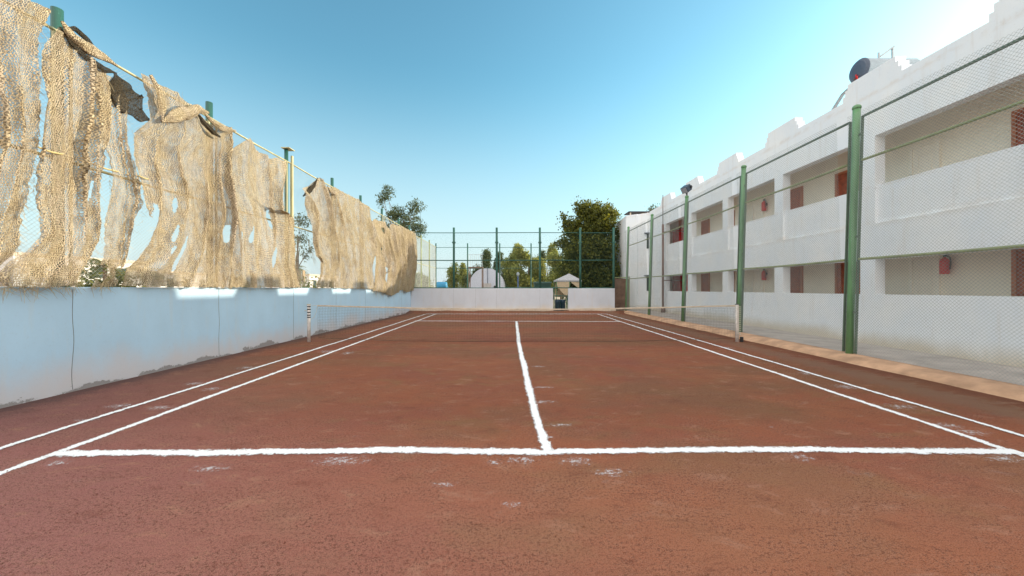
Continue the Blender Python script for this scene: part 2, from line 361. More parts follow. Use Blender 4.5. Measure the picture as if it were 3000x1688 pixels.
M = {}
M['clay'] = clay_mat()
M['sand'] = plain('sand', (0.42, 0.34, 0.25), 0.95, var=0.2, scale=0.5)
M['side_wall'] = wall_mat('pale blue limewash', (0.49, 0.68, 0.83), (0.68, 0.59, 0.57), 0.62, mortar=0.02, stain=(0.60, 0.62, 0.62))
M['end_wall'] = wall_mat('white limewash', (0.60, 0.64, 0.70), (0.63, 0.53, 0.42), 0.55, stain=(0.60, 0.52, 0.45))
M['facade'] = wall_mat('white facade paint', (0.85, 0.905, 0.965), (0.62, 0.52, 0.38), 0.42, stain=(0.66, 0.60, 0.54), hz0=0.12)
M['cream'] = plain('cream corridor paint', (0.92, 0.85, 0.72), 0.85, var=0.05, scale=1.5)
M['cement'] = plain('grey cement path', (0.44, 0.38, 0.34), 0.95, var=0.22, scale=2.0, bmp=0.4)
M['kerb'] = plain('clay stained kerb plaster', (0.56, 0.34, 0.21), 0.95, var=0.3, scale=2.6, bmp=0.6, bscale=35)
M['ledge'] = plain('dusty footing plaster', (0.58, 0.48, 0.38), 0.95, var=0.15, scale=3)
M['chalk'] = chalk_mat(); M['splash'] = splash_mat()
M['green'] = paint_green('green post paint', (0.12, 0.26, 0.12), 0.02)
M['green_dk'] = paint_green('dark green post paint', (0.018, 0.090, 0.068), 0.0)
M['rail'] = paint_green('faded green rail paint', (0.26, 0.30, 0.14), 0.07)
M['rail_pale'] = paint_green('sun bleached rail paint', (0.46, 0.43, 0.24), 0.04)
M['rail_dk'] = paint_green('dark rail paint', (0.09, 0.13, 0.09), 0.05)
M['wire'] = plain('galvanised chain link wire', (0.30, 0.34, 0.32), 0.55, 0.2, bmp=0)
M['wire2'] = plain('weathered chain link wire', (0.42, 0.43, 0.38), 0.6, 0.2, bmp=0)
M['net'] = plain('black net cord', (0.045, 0.045, 0.035), 0.8, bmp=0)
M['tape'] = plain('dirty cream net tape', (0.56, 0.47, 0.36), 0.9, var=0.2, scale=5)
M['white_post'] = plain('chipped white post paint', (0.66, 0.62, 0.58), 0.6, var=0.25, scale=14)
M['rope'] = plain('pale lacing rope', (0.62, 0.58, 0.50), 0.9)
M['black'] = plain('black metal', (0.02, 0.02, 0.022), 0.5)
M['lamp_body'] = plain('dark blue grey lamp housing', (0.06, 0.08, 0.11), 0.4, 0.3)
M['lamp_glass'] = plain('dull lamp glass', (0.30, 0.33, 0.38), 0.15)
M['wood_red'] = plain('red brown door varnish', (0.34, 0.070, 0.025), 0.45, var=0.35, scale=9)
M['wood_frame'] = plain('orange brown door frame', (0.42, 0.13, 0.05), 0.5, var=0.2)
M['door_red'] = plain('red painted door', (0.80, 0.06, 0.06), 0.5, var=0.15)
M['door_white'] = plain('off white door paint', (0.92, 0.86, 0.75), 0.6, var=0.04)
M['brown_pipe'] = plain('rusty brown pipe paint', (0.15, 0.065, 0.045), 0.6, var=0.25)
M['red'] = plain('extinguisher red', (0.62, 0.02, 0.02), 0.35, var=0.1)
M['label_w'] = plain('pale sticker', (0.6, 0.5, 0.45), 0.6)
M['tank'] = plain('tank white enamel', (0.30, 0.35, 0.38), 0.4, 0.2, var=0.1)
M['tank_end'] = plain('tank blue end cap', (0.07, 0.09, 0.13), 0.4, var=0.1)
M['galv'] = plain('galvanised pipe', (0.42, 0.44, 0.45), 0.4, 0.6)
M['collector'] = plain('collector glass', (0.02, 0.03, 0.05), 0.12)
M['coll_side'] = plain('collector side', (0.50, 0.44, 0.30), 0.6)
M['dark_roof'] = plain('dark roof felt', (0.05, 0.04, 0.04), 0.8)
M['orange'] = plain('sunlit orange', (0.62, 0.42, 0.20), 0.9)  # sunlight put into the colour
M['straw'] = straw_mat(); M['straw_open'] = straw_mat('thin straw netting', 1.0, 0.25)
M['straw_dk_shade'] = straw_mat('dark netting and fold shade', 0.13, 0.2)  # dark netting of the knot, also painted shade under the folds
M['straw_gold'] = straw_mat('golden folded netting', 1.08, -0.35)
M['trunk'] = plain('bark', (0.16, 0.11, 0.075), 0.95, var=0.3, scale=4, bmp=0.5)
M['leaf_dark'] = leaf_mat('ficus leaf', (0.040, 0.058, 0.016), (0.18, 0.19, 0.045), 0.45, (1.9, 1.6, 0.5))
M['leaf_gum'] = leaf_mat('gum leaf', (0.050, 0.080, 0.040), (0.15, 0.17, 0.08), 0.30, (1.4, 1.3, 0.7))
M['leaf_yel'] = leaf_mat('dry yellow green leaf', (0.13, 0.16, 0.05), (0.36, 0.36, 0.15), 0.5, (1.6, 1.5, 0.7))
M['leaf_palm'] = leaf_mat('palm leaf', (0.06, 0.08, 0.02), (0.16, 0.15, 0.05), 0.25)
M['board'] = plain('tan weathered board', (0.46, 0.33, 0.19), 0.85, var=0.3, scale=5)
M['board_dk'] = plain('brown screen board', (0.16, 0.10, 0.07), 0.85, var=0.3, scale=3)
M['vault'] = plain('pale lilac render', (0.46, 0.49, 0.57), 0.9, var=0.05, scale=0.8)
M['blue_tank'] = plain('blue plastic', (0.02, 0.22, 0.40), 0.4)
M['blue_pole'] = plain('blue pole paint', (0.05, 0.10, 0.28), 0.5)
M['canvas'] = plain('grey white canvas', (0.44, 0.44, 0.46), 0.9, var=0.08)
M['canvas_b'] = plain('beige canvas', (0.58, 0.45, 0.30), 0.9, var=0.1)
M['bin'] = plain('dark green plastic', (0.012, 0.055, 0.040), 0.5)
M['dark_win'] = plain('dark green louvres', (0.03, 0.05, 0.045), 0.3)
M['ac'] = plain('dull metal casing', (0.42, 0.40, 0.40), 0.6)
M['house'] = plain('distant white render', (0.66, 0.62, 0.58), 0.9)
M['navy'] = plain('navy drum plastic', (0.012, 0.03, 0.065), 0.4)
M['yellow'] = plain('yellow rope', (0.55, 0.44, 0.20), 0.8)

# ------------------------------------------------------------------ ground
g = MB(); g.add([(-900,-900,-0.03),(900,-900,-0.03),(900,900,-0.03),(-900,900,-0.03)], [(0,1,2,3)])
struct(g.build('ground', M['sand']))
# clay court: flat, with clay swept up against the far wall
XW = -6.4; XK = 6.78; YF = 23.3
g = MB(); nx = 60; ys = [-5, 0, 5, 10, 15, 19, 21.6, 22.0, 22.3, 22.6, 22.9, 23.2]
def cz(x, y):
    if y <= 22.0: return 0.0
    return min(1, (y - 22.0) / 1.0) * (0.12 + 0.04 * noise.noise(Vector((x * 0.9, 3, 0))) + 0.02 * noise.noise(Vector((x * 4, y, 0))))
vs = []; fs = []
for y in ys:
    for i in range(nx + 1):
        x = XW + (7.0 - XW) * i / nx; vs.append((x, y, cz(x, y)))
for j in range(len(ys) - 1):
    for i in range(nx): a = j*(nx+1)+i; fs.append((a, a+1, a+nx+2, a+nx+1))
g.add(vs, fs); struct(g.build('court_surface', M['clay']))
# path beside the building
g = MB().box(7.28, 8.9, -5, 27, -0.02, 0.12); struct(g.build('path', M['cement']))
# kerb with a worn slanted face
g = MB(); prof = [(6.78, -0.02), (6.80, 0.03), (6.88, 0.075), (7.02, 0.105), (7.18, 0.125), (7.279, 0.122), (7.279, -0.02)]
n = len(prof); vs = []; fs = []; yy = [-5 + i * 0.1 for i in range(285)]
for y in yy:
    for k, (x, z) in enumerate(prof):
        q = noise.noise(Vector((y * 0.9, k * 0.6, 1))) * 0.035 + noise.noise(Vector((y * 5, k, 2))) * 0.012
        if k in (0,): vs.append((x + q * 1.3, y, z))
        elif k in (5, 6): vs.append((x, y, z))
        else: vs.append((x + q, y, z + q * 0.35))
for j in range(len(yy) - 1):
    for k in range(n - 1): a = j*n+k; fs.append((a, a+1, a+n+1, a+n))
g.add(vs, fs); ob = g.build('kerb', M['kerb'], smooth=True); struct(ob)

# ------------------------------------------------------------------ chalk lines
def gp(px, py):                            # photo pixel on the ground -> metres
    d = py - 846; return ((px - 1500) / d * CH, CH * F / d)
def strip(pts, wid, z=0.004, sub=0.25, wob=0.012, seed=0):
    g = MB(); P = []
    for a, b in zip(pts, pts[1:]):
        a = Vector((*a, 0)); b = Vector((*b, 0)); k = max(1, int((b - a).length / sub))
        P += [a.lerp(b, i / k) for i in range(k)]
    P.append(Vector((*pts[-1], 0))); vs = []; uv = {}
    L = 0
    for i, p in enumerate(P):
        d = (P[min(i+1, len(P)-1)] - P[max(i-1, 0)]).normalized(); nrm = Vector((-d.y, d.x, 0))
        o = noise.noise(Vector((L * 0.8, seed, 0))) * wob + noise.noise(Vector((L * 3, seed, 5))) * wob * 0.5
        ww = wid * 1.02 * (1 + 0.22 * noise.noise(Vector((L * 1.1, seed, 9))))
        q = p + nrm * o
        uv[len(vs)] = (L, 0); vs.append((q + nrm * ww/2).to_tuple()[:2] + (z,))
        uv[len(vs)] = (L, 1); vs.append((q - nrm * ww/2).to_tuple()[:2] + (z,))
        if i + 1 < len(P): L += (P[i+1] - p).length
    g.add(vs, [(2*i, 2*i+1, 2*i+3, 2*i+2) for i in range(len(P)-1)]); g.uv = uv
    return g.build('court_line', M['chalk'])
lines = []
def join_lines(specs):
    """each chalk line is part of the court marking, drawn in sheets 4 mm apart"""
    for k, (pts, wid, z, wob) in enumerate(specs):
        o = strip(pts, wid, z, seed=k * 3.7, wob=wob); struct(o)
ext = lambda a, b, k: (a[0] + (a[0]-b[0]) * k, a[1] + (a[1]-b[1]) * k)
lsN, lsF = gp(0, 1388), gp(1276, 920.5); rsN, rsF = gp(2959, 1322), gp(1751, 920.5)
ldN, ldF = gp(0, 1316), gp(1248, 920.5); rdN, rdF = gp(3000, 1279), gp(1777, 920.5)
join_lines([
    ([ext(lsN, lsF, 0.25), lsN, gp(1000, 1022), lsF], 0.115, 0.004, 0.02),
    ([ext(rsN, rsF, 0.25), rsN, gp(2000, 1002), rsF], 0.115, 0.004, 0.02),
    ([ext(ldN, ldF, 0.25), ldN, gp(1000, 1000), ldF], 0.105, 0.008, 0.02),
    ([ext(rdN, rdF, 0.25), rdN, gp(2000, 984), rdF], 0.100, 0.008, 0.02),
    ([(gp(150, 1331)), gp(700, 1328), gp(1150, 1321), gp(1500, 1326), gp(2000, 1322), gp(2400, 1318), gp(2700, 1323), gp(2990, 1326)], 0.165, 0.008, 0.03),
    ([gp(1605, 1325), gp(1568, 1220), gp(1536, 1084), gp(1520, 1006), gp(1513, 942)], 0.15, 0.012, 0.012),
    ([gp(1215, 941), gp(1820, 943)], 0.22, 0.012, 0.03),
    ([gp(1248, 920.5), gp(1777, 920.5)], 0.24, 0.012, 0.03)])
# chalk spilled beside the lines
def splash(px, py, sx, sy, k):
    x, y = gp(px, py); sx *= 1; g = MB()
    g.add([(x-sx,y-sy,0.003),(x+sx,y-sy,0.003),(x+sx,y+sy,0.003),(x-sx,y+sy,0.003)], [(0,1,2,3)])
    g.uv = {0:(0,0),1:(1,0),2:(1,1),3:(0,1)}
    o = g.build('chalk_patch', M['splash']); struct(o)
for k, (px, py, a, b) in enumerate([(1000,1350,.35,.14),(2345,1340,.16,.10),(1450,1355,.10,.08),(1530,1348,.2,.1),(1690,1352,.22,.12),(1790,1385,.2,.1),
        (1640,1246,.22,.07),(1610,1282,.12,.05),(1590,1135,.25,.08),(1590,1178,.28,.10),(1575,1074,.2,.12),(170,1357,.14,.10),(350,1190,.25,.14),
        (470,1195,.24,.14),(620,1140,.18,.15),(570,1124,.22,.16),(720,1078,.25,.2),(2850,1268,.25,.12),(2780,1248,.22,.12),(2640,1192,.28,.16),
        (2480,1134,.25,.2),(2370,1095,.25,.22),(2130,1020,.25,.25),(960,1030,.3,.3),(620,1372,.22,.10),(2950,1345,.3,.1),(1020,1035,.2,.3),(1500,1480,.1,.06),(1300,1420,.15,.05),
        (2260,1252,.05,.03),(250,1232,.2,.08),(2470,1005,.2,.2)]):
    splash(px, py, a, b, k)
# loose crumbs of clay near the camera
cr = MB(); rnd = random.Random(4)
for i in range(34000):
    y = 1.6 + 3.6 * rnd.random() ** 1.5; x = rnd.uniform(-1.5 * y - .3, 1.5 * y + .3)
    if not -6.3 < x < 6.7: continue
    if noise.noise(Vector((x * 1.1, y * 1.6, 4))) + 0.5 * noise.noise(Vector((x * 4, y * 5, 9))) < rnd.uniform(-0.45, 0.25): continue
    s = rnd.uniform(0.002, 0.0062) * (1 if rnd.random() < .97 else 1.8)
    a = rnd.random() * 6.3; ca, sa = math.cos(a) * s, math.sin(a) * s * .8; h = s * rnd.uniform(.6, 1.2); q = rnd.uniform(.2, .6)
    cr.add([(x+ca,y+sa,0.0),(x-sa,y+ca,0.0),(x-ca,y-sa,0.0),(x+sa,y-ca,0.0),(x+ca*q,y+sa*q,h),(x-sa*q,y+ca*q,h*.8)], [(0,1,5,4),(1,2,5),(2,3,4,5),(3,0,4)])
o = cr.build('clay_crumbs', M['clay']); tag(o, 'loose red clay crumbs scattered over the near court', 'clay crumbs', kind='stuff')
# ------------------------------------------------------------------ low walls
WT = 1.525
def low_wall(name, label, x0, x1, y0, y1, m, joints, axis, ledge=None):
    t = thing(name, label, 'wall', ((x0+x1)/2, (y0+y1)/2, 0)); L = t.location
    g = MB().box(x0-L.x, x1-L.x, y0-L.y, y1-L.y, -0.02, WT); g.build('wall_body', m, t, bevel=0.012)
    for j in joints:
        g = MB(); pts = []
        for i in range(16):
            z = 0.03 + i * (WT - 0.06) / 15; w_ = noise.noise(Vector((j * 3, z * 2, 0))) * 0.02
            pts.append((x1 - L.x + 0.000, j - L.y + w_, z) if axis == 'y' else (j - L.x + w_, y0 - L.y, z))
        g.tube(pts, 0.0045, 5); g.build('joint', M['joint'], t)
    if ledge:
        g = MB(); n = 40; vs = []; fs = []
        for i in range(n+1):
            x = x0 + (x1-x0) * i / n; q = 0.02 * noise.noise(Vector((x, 2, 0)))
            for (yy_, zz) in ((y0-0.26+q, -0.02), (y0-0.25+q, 0.16+q), (y0-0.20, 0.215+q*.5), (y0-0.0, 0.23)):
                vs.append((x-L.x, yy_-L.y, zz))
        for i in range(n):
            for k in range(3): a = i*4+k; fs.append((a, a+1, a+5, a+4))
        g.add(vs, fs); g.build('footing', M['ledge'], t)
    return t
M['joint'] = plain('dark mortar joint', (0.20, 0.21, 0.21), 0.95)
low_wall('low_wall', 'long pale blue limewashed wall under the straw nets along the left of the court', -6.6, XW, -5, YF + 0.2, M['side_wall'],
         [5.37, 8.05, 10.8, 13.4, 16.1, 18.7, 21.3], 'y')
low_wall('low_wall', 'wide white wall across the far end of the court, left of the gateway', XW, 2.59, YF, YF + 0.2, M['end_wall'], [-3.69, -2.3, -0.97, 1.77], 'x', True)
low_wall('low_wall', 'short white wall across the far end, right of the gateway in front of the dark tree', 3.56, 6.5, YF, YF + 0.2, M['end_wall'], [], 'x', True)

# ------------------------------------------------------------------ fences
def chain_mesh(wd, ht, pitch=0.056, r=0.0019):
    g = MB(); step = pitch
    def seg(x0, z0, x1, z1):
        d = Vector((x1-x0, 0, z1-z0)); L = d.length
        if L < 0.02: return
        d /= L; nrm = Vector((-d.z, 0, d.x))
        vs = []
        for p in (Vector((x0,0,z0)), Vector((x1,0,z1))):
            for k in range(3):
                a = 2.094 * k; vs.append(p + nrm * math.cos(a) * r + Vector((0,1,0)) * math.sin(a) * r)
        g.add(vs, [(0,1,4,3),(1,2,5,4),(2,0,3,5)])
    c = -ht + step
    while c < wd:                                   # rising wires: x - z = c
        x0 = max(0, c); z0 = x0 - c; x1 = min(wd, c + ht); z1 = x1 - c; seg(x0, z0, x1, z1); c += step
    c = step
    while c < wd + ht:                              # falling wires: x + z = c
        x0 = max(0, c - ht); z0 = c - x0; x1 = min(wd, c); z1 = c - x1; seg(x0, z0, x1, z1); c += step
    me = bpy.data.meshes.new('chain_link'); me.from_pydata(g.v, [], g.f); me.update(); return me
def add_chain(parent, me, a, b, z0, lean=0.0, mat_=None):
    """panel of wire between plan points a and b (world), relative to parent at ground"""
    o = bpy.data.objects.new('chain_link', me); COL.objects.link(o); o.parent = parent
    ang = math.atan2(b[1]-a[1], b[0]-a[0]); L = parent.location
    o.location = (a[0]-L.x, a[1]-L.y, z0); o.rotation_euler = (lean, 0, ang)
    return o
def post_mesh(r, z0, z1, cap=True, lean=0.0, x=0, y=0, lx=0.0):
    g = MB(); f = lambda z: (x + lx * (z), y, z)
    pts = [f(z0), f(z0 + (z1-z0)*.33), f(z0+(z1-z0)*.66), f(z1)]
    g.tube(pts, r, 16)
    if cap:
        rr = r * 1.12
        prof = [(r*0.9, z1+0.002), (rr, z1+0.012), (rr*1.06, z1+0.035), (rr, z1+0.06), (rr*.75, z1+0.085), (rr*.35, z1+0.1), (0.004, z1+0.104)]
        g.tube([f(p[1]) for p in prof], [p[0] for p in prof], 16)
    return g
# right-hand fence --------------------------------------------------
RX = 7.19; LN = 0.030; PY = [4.03, 7.86, 11.69, 15.5, 19.33, 23.25]
fr = thing('chain_link_fence', 'tall green framed chain link fence on the kerb in front of the white building', 'fence', (RX, 10, 0)); L = fr.location
PY = [0.2] + PY
for y in PY[1:]:
    g = post_mesh(0.067, 0.10, 5.32, True, 0, 0, y-L.y, LN); g.build('post', M['green'], fr, smooth=True)
ch_r = chain_mesh(3.58, 4.98); ch_r.materials.append(M['wire'])
for y0, y1 in zip(PY, PY[1:]):
    a = y0 + 0.14; b = y1 - 0.14; g = MB()
    fx = lambda z: LN * z
    for yy_ in (a, b):                              # angle-iron uprights
        g = MB(); g.prism([(fx(0.14)-.022, 0.14), (fx(0.14)+.022, 0.14), (fx(5.12)+.022, 5.12), (fx(5.12)-.022, 5.12)], 'y', yy_-0.014-L.y, yy_+0.014-L.y); g.build('upright', M['rail_dk'], fr)
    gr = MB(); X = fx(5.12); gr.box(X-.022, X+.022, a+.02-L.y, b-.02-L.y, 5.09, 5.125)
    gr.build('top_rail', M['rail_dk'], fr)
    for z in (4.19, 2.12):
        gr = MB(); X = fx(z); sag = 0.015
        n_ = 8
        for i in range(n_):
            t0 = i/n_; t1 = (i+1)/n_; za = z - sag*4*t0*(1-t0); zb = z - sag*4*t1*(1-t1)
            ya = a+.02+(b-a-.04)*t0 - L.y; yb = a+.02+(b-a-.04)*t1 - L.y
            gr.tube([(X, ya, za), (X, yb, zb)], 0.026, 8, cap=False)
        gr.build('rail', M['rail'], fr, smooth=True)
    for z in (1.0, 2.6, 4.75):                      # clamps that tie frames to the posts
        gc = MB(); gc.box(fx(z)-.012, fx(z)+.012, b+.0-L.y, y1-.07-L.y, z-.02, z+.02); gc.build('clamp', M['rail_dk'], fr); gc = MB()
        if y0 > 1: gc.box(fx(z)-.012, fx(z)+.012, y0+.07-L.y, a-L.y, z-.02, z+.02); gc.build('clamp', M['rail_dk'], fr)
    add_chain(fr, ch_r, (RX+LN*0.14, a), (RX+LN*0.14, b), 0.13, -LN)
# left-hand fence on the wall ----------------------------------------
LX = -6.50; PL = [2.6, 5.28, 7.93, 10.64, 13.35, 15.85, 18.45, 21.2, 23.4]
fl = thing('chain_link_fence', 'green post fence with sun bleached rails standing on the left wall behind the straw nets', 'fence', (LX, 12, WT)); L = fl.location
ch_l = chain_mesh(2.55, 3.55, 0.06, 0.0013); ch_l.materials.append(M['wire2'])
for i, y in enumerate(PL):
    g = post_mesh(0.063 if i < 3 else 0.052, 0.0, 3.98 if i != 3 else 4.0, False, 0, 0, y-L.y, -0.004); g.build('post', M['green_dk'], fl, smooth=True)
for y0, y1 in zip(PL, PL[1:]):
    for z, r, m in ((3.62, 0.022, 'rail_pale'), (1.82, 0.022, 'rail_pale')):
        g = MB(); g.tube([(0.06, y0+0.0-L.y, z), (0.06, (y0+y1)/2-L.y, z-0.02), (0.06, y1-L.y, z)], r, 8); g.build('rail', M[m], fl, smooth=True)
    for yy_ in (y0+0.10, y1-0.10): MB().box(0.045, 0.075, yy_-.015-L.y, yy_+.015-L.y, 0.02, 3.6).build('upright', M['rail_pale'], fl)
    add_chain(fl, ch_l, (LX+0.03, y0+.06), (LX+0.03, y1-.06), 0.03)
# pale upright and flat cap on the third post
g = MB(); g.box(0.05, 0.10, 10.74-L.y, 10.80-L.y, 0.0, 3.85); g.box(-0.10, 0.14, 10.52-L.y, 10.80-L.y, 4.0, 4.02); g.build('bracket', M['rail_pale'], fl)
# far fence ----------------------------------------------------------
ff = thing('chain_link_fence', 'green chain link fence standing on the wall at the far end of the court', 'fence', (0, YF + .1, WT)); L = ff.location
PX = [-6.4, -3.69, -0.97, 1.77, 4.33, 6.45]
for x in PX[1:]:
    g = post_mesh(0.07, 0, 3.85, False, 0, x, 0, 0.0)
    g.build('post', M['green_dk'], ff, smooth=True)
    g = MB().box(x-.10, x+.10, -.085, .085, 2.86, 2.95); g.build('clamp', M['green_dk'], ff)
ch_f = chain_mesh(2.6, 3.5, 0.075, 0.0009); ch_f.materials.append(M['green_dk'])
for x0, x1 in zip(PX, PX[1:]):
    for z, r in ((3.53, .022), (1.78, .03), (0.03, .03)):
        g = MB().tube([(x0+.05, 0, z + random.uniform(-.015, .015)), (x1-.05, 0, z + random.uniform(-.015, .015))], r, 8); g.build('rail', M['green_dk'], ff, smooth=True)
    add_chain(ff, ch_f if x1-x0 > 2.5 else ch_f, (x0+.05, YF+.1), (x1-.05, YF+.1), 0.03)
# second court's fence behind ----------------------------------------
f2 = thing('chain_link_fence', 'thin green fence of a second court standing behind the far fence', 'fence', (0, 31.3, 0)); L = f2.location
P2 = [-6.46, -3.77, -1.04, 1.62, 4.3, 8.6]
for x in P2:
    post_mesh(0.055, 0, 5.35, False, 0, x, 0).build('post', M['green_dk'], f2, smooth=True)
for x0, x1 in zip(P2, P2[1:]):
    for z in (5.0, 3.24):
        MB().tube([(x0, 0, z), (x1, 0, z)], .02, 8).build('rail', M['green_dk'], f2, smooth=True)
f3 = thing('chain_link_fence', 'pale side fence running back from the far left corner behind the court', 'fence', (-6.46, 27, 0)); L = f3.location
for y in (26.2, 28.8): post_mesh(0.05, 0, 5.3, False, 0, 0, y-L.y).build('post', M['rail'], f3, smooth=True)
ch_s = chain_mesh(2.6, 5.0, 0.05, 0.0022); ch_s.materials.append(M['wire2'])
for y0, y1 in ((23.55, 26.2), (26.2, 28.8), (28.8, 31.25)):
    for z in (5.05, 3.25): MB().tube([(0, y0-L.y, z), (0, y1-L.y, z)], .02, 8).build('rail', M['rail_pale'], f3, smooth=True)
    add_chain(f3, ch_s, (-6.46, y0), (-6.46, y1), 0.05)

# ------------------------------------------------------------------ net and posts
NY = 10.4; XL = -5.73; XR = 6.35
for (x, lab) in ((XL, 'white net post with dark straps near the left wall'), (XR, 'white rope laced net post beside the right kerb')):
    t = thing('net_post', lab, 'net post', (x, NY, 0), 'posts holding the tennis net')
    MB().tube([(0,0,-0.02),(0,0,1.05)], 0.045, 16).build('pole', M['white_post'], t, smooth=True)
    MB().tube([(0,0,1.05),(0,0,1.065)], [0.055,0.05], 14).build('cap', M['black'] if x > 0 else M['tape'], t)
    if x < 0:
        for z in (0.98, 0.90, 0.82, 0.74, 0.68): MB().tube([(0,0,z),(0,0,z+.03)], 0.048, 14).build('strap', M['black'], t)
        MB().tube([(-.05,0,.88),(-.11,-.03,.88)], .012, 8).build('crank', M['galv'], t)
    else:
        for k in range(15):
            z = 1.0 - k * 0.055; MB().tube([(-0.03,-.048,z),(0.075,-.045,z-.012)], .011, 6).build('rope_turn', M['rope'], t)
        MB().tube([(.13,0,-.02),(.13,0,.14)], .045, 12).build('anchor', M['black'], t)
net = thing('tennis_net', 'sagging black tennis net with a dirty cream tape across the court', 'net', (0, NY, 0))
NL, NR = XL + 0.25, XR - 0.05
def ntop(x):
    u = (x - NL) / (NR - NL); return 1.035 - 0.10 * 4 * u * (1 - u) * (0.5 + 0.5 * min(1, 4*u*(1-u) + .2)) + 0.01 * noise.noise(Vector((x, 0, 0)))
def nbot(x):
    u = (x - NL) / (NR - NL); return 0.012 + 0.10 * abs(2*u-1) ** 2.5
def nyy(x, s): return 0.05 * math.sin(x * .9 + 1) * (1-s) + 0.04 * noise.noise(Vector((x * .8, s * 2, 3)))
g = MB(); r = 0.0017; NV = 270; NH = 21
for i in range(NV + 1):
    x = NL + (NR - NL) * i / NV; a, b = nbot(x), ntop(x)
    for k in range(4):
        s0, s1 = k/4, (k+1)/4
        p0 = (x, nyy(x, s0), a + (b-a)*s0); p1 = (x, nyy(x, s1), a + (b-a)*s1)
        g.add([(p0[0]-r,p0[1],p0[2]),(p0[0]+r,p0[1],p0[2]),(p1[0]+r,p1[1],p1[2]),(p1[0]-r,p1[1],p1[2]), (p0[0],p0[1]+2*r,p0[2]),(p1[0],p1[1]+2*r,p1[2])], [(0,1,2,3),(1,4,5,2),(4,0,3,5)])
for j in range(NH + 1):
    s = j / NH; rr = r * (3 if j == 0 else 1)
    for i in range(0, NV, 3):
        xa = NL + (NR-NL)*i/NV; xb = NL + (NR-NL)*(i+3)/NV
        za = nbot(xa) + (ntop(xa)-nbot(xa))*s; zb = nbot(xb) + (ntop(xb)-nbot(xb))*s
        g.add([(xa,nyy(xa,s),za-rr),(xb,nyy(xb,s),zb-rr),(xb,nyy(xb,s),zb+rr),(xa,nyy(xa,s),za+rr),(xa,nyy(xa,s)+2*rr,za),(xb,nyy(xb,s)+2*rr,zb)], [(0,1,2,3),(3,2,5,4),(4,5,1,0)])
g.build('mesh', M['net'], net)
g = MB(); n = 90; vs = []; fs = []
for i in range(n+1):
    x = NL + (NR-NL)*i/n; zt = ntop(x); h = 0.034 + 0.008*noise.noise(Vector((x*2, 1, 0))); y = nyy(x, 1)
    vs += [(x, y-.006, zt-h), (x, y-.008, zt), (x, y+.008, zt+.003), (x, y+.008, zt-h)]
for i in range(n):
    for k in range(4): a = i*4+k; b_ = i*4+(k+1) % 4; fs.append((a, b_, b_+4, a+4))
g.add(vs, fs); g.build('top_tape', M['tape'], net)
MB().tube([(XL, 0, 1.0), (NL, nyy(NL,1), ntop(NL))], .005, 6).build('cord', M['rope'], net)
MB().tube([(NL,nyy(NL,1),ntop(NL)),(NL-.04,0,.85),(NL-.1,0,.7),(XL+.04,0,.62)], .005, 6).build('lacing', M['rope'], net)
MB().tube([(NR,nyy(NR,1),ntop(NR)),(XR,0,1.03)], .006, 6).build('cord', M['black'], net)

# ------------------------------------------------------------------ straw nets on the left fence
NXP = 6.40                                     # the nets hang just in front of the fence
def fpl(px, py): Y = 6.42 * F / (1500 - px); return Y, (846 - py) * Y / F + CH
def resample(poly, n):
    P = [Vector(p) for p in poly]; d = [0]
    for a, b in zip(P, P[1:]): d.append(d[-1] + (b - a).length)
    outp = []
    j = 0
    for i in range(n):
        s = d[-1] * i / (n - 1)
        while j < len(d) - 2 and d[j+1] < s: j += 1
        t = (s - d[j]) / max(1e-9, d[j+1] - d[j]); outp.append(P[j].lerp(P[j+1], min(1, max(0, t))))
    return outp
def inside(pt, holes):
    for (cx, cy, rx, ry, ang) in holes:
        c, s = math.cos(R(ang)), math.sin(R(ang)); dx, dy = pt[0]-cx, pt[1]-cy
        u = (dx*c + dy*s) / rx; v = (-dx*s + dy*c) / ry
        wob = 1 + 0.45 * noise.noise(Vector((pt[0]*.08, pt[1]*.05, cx)))
        if u*u + v*v < wob: return True
    return False
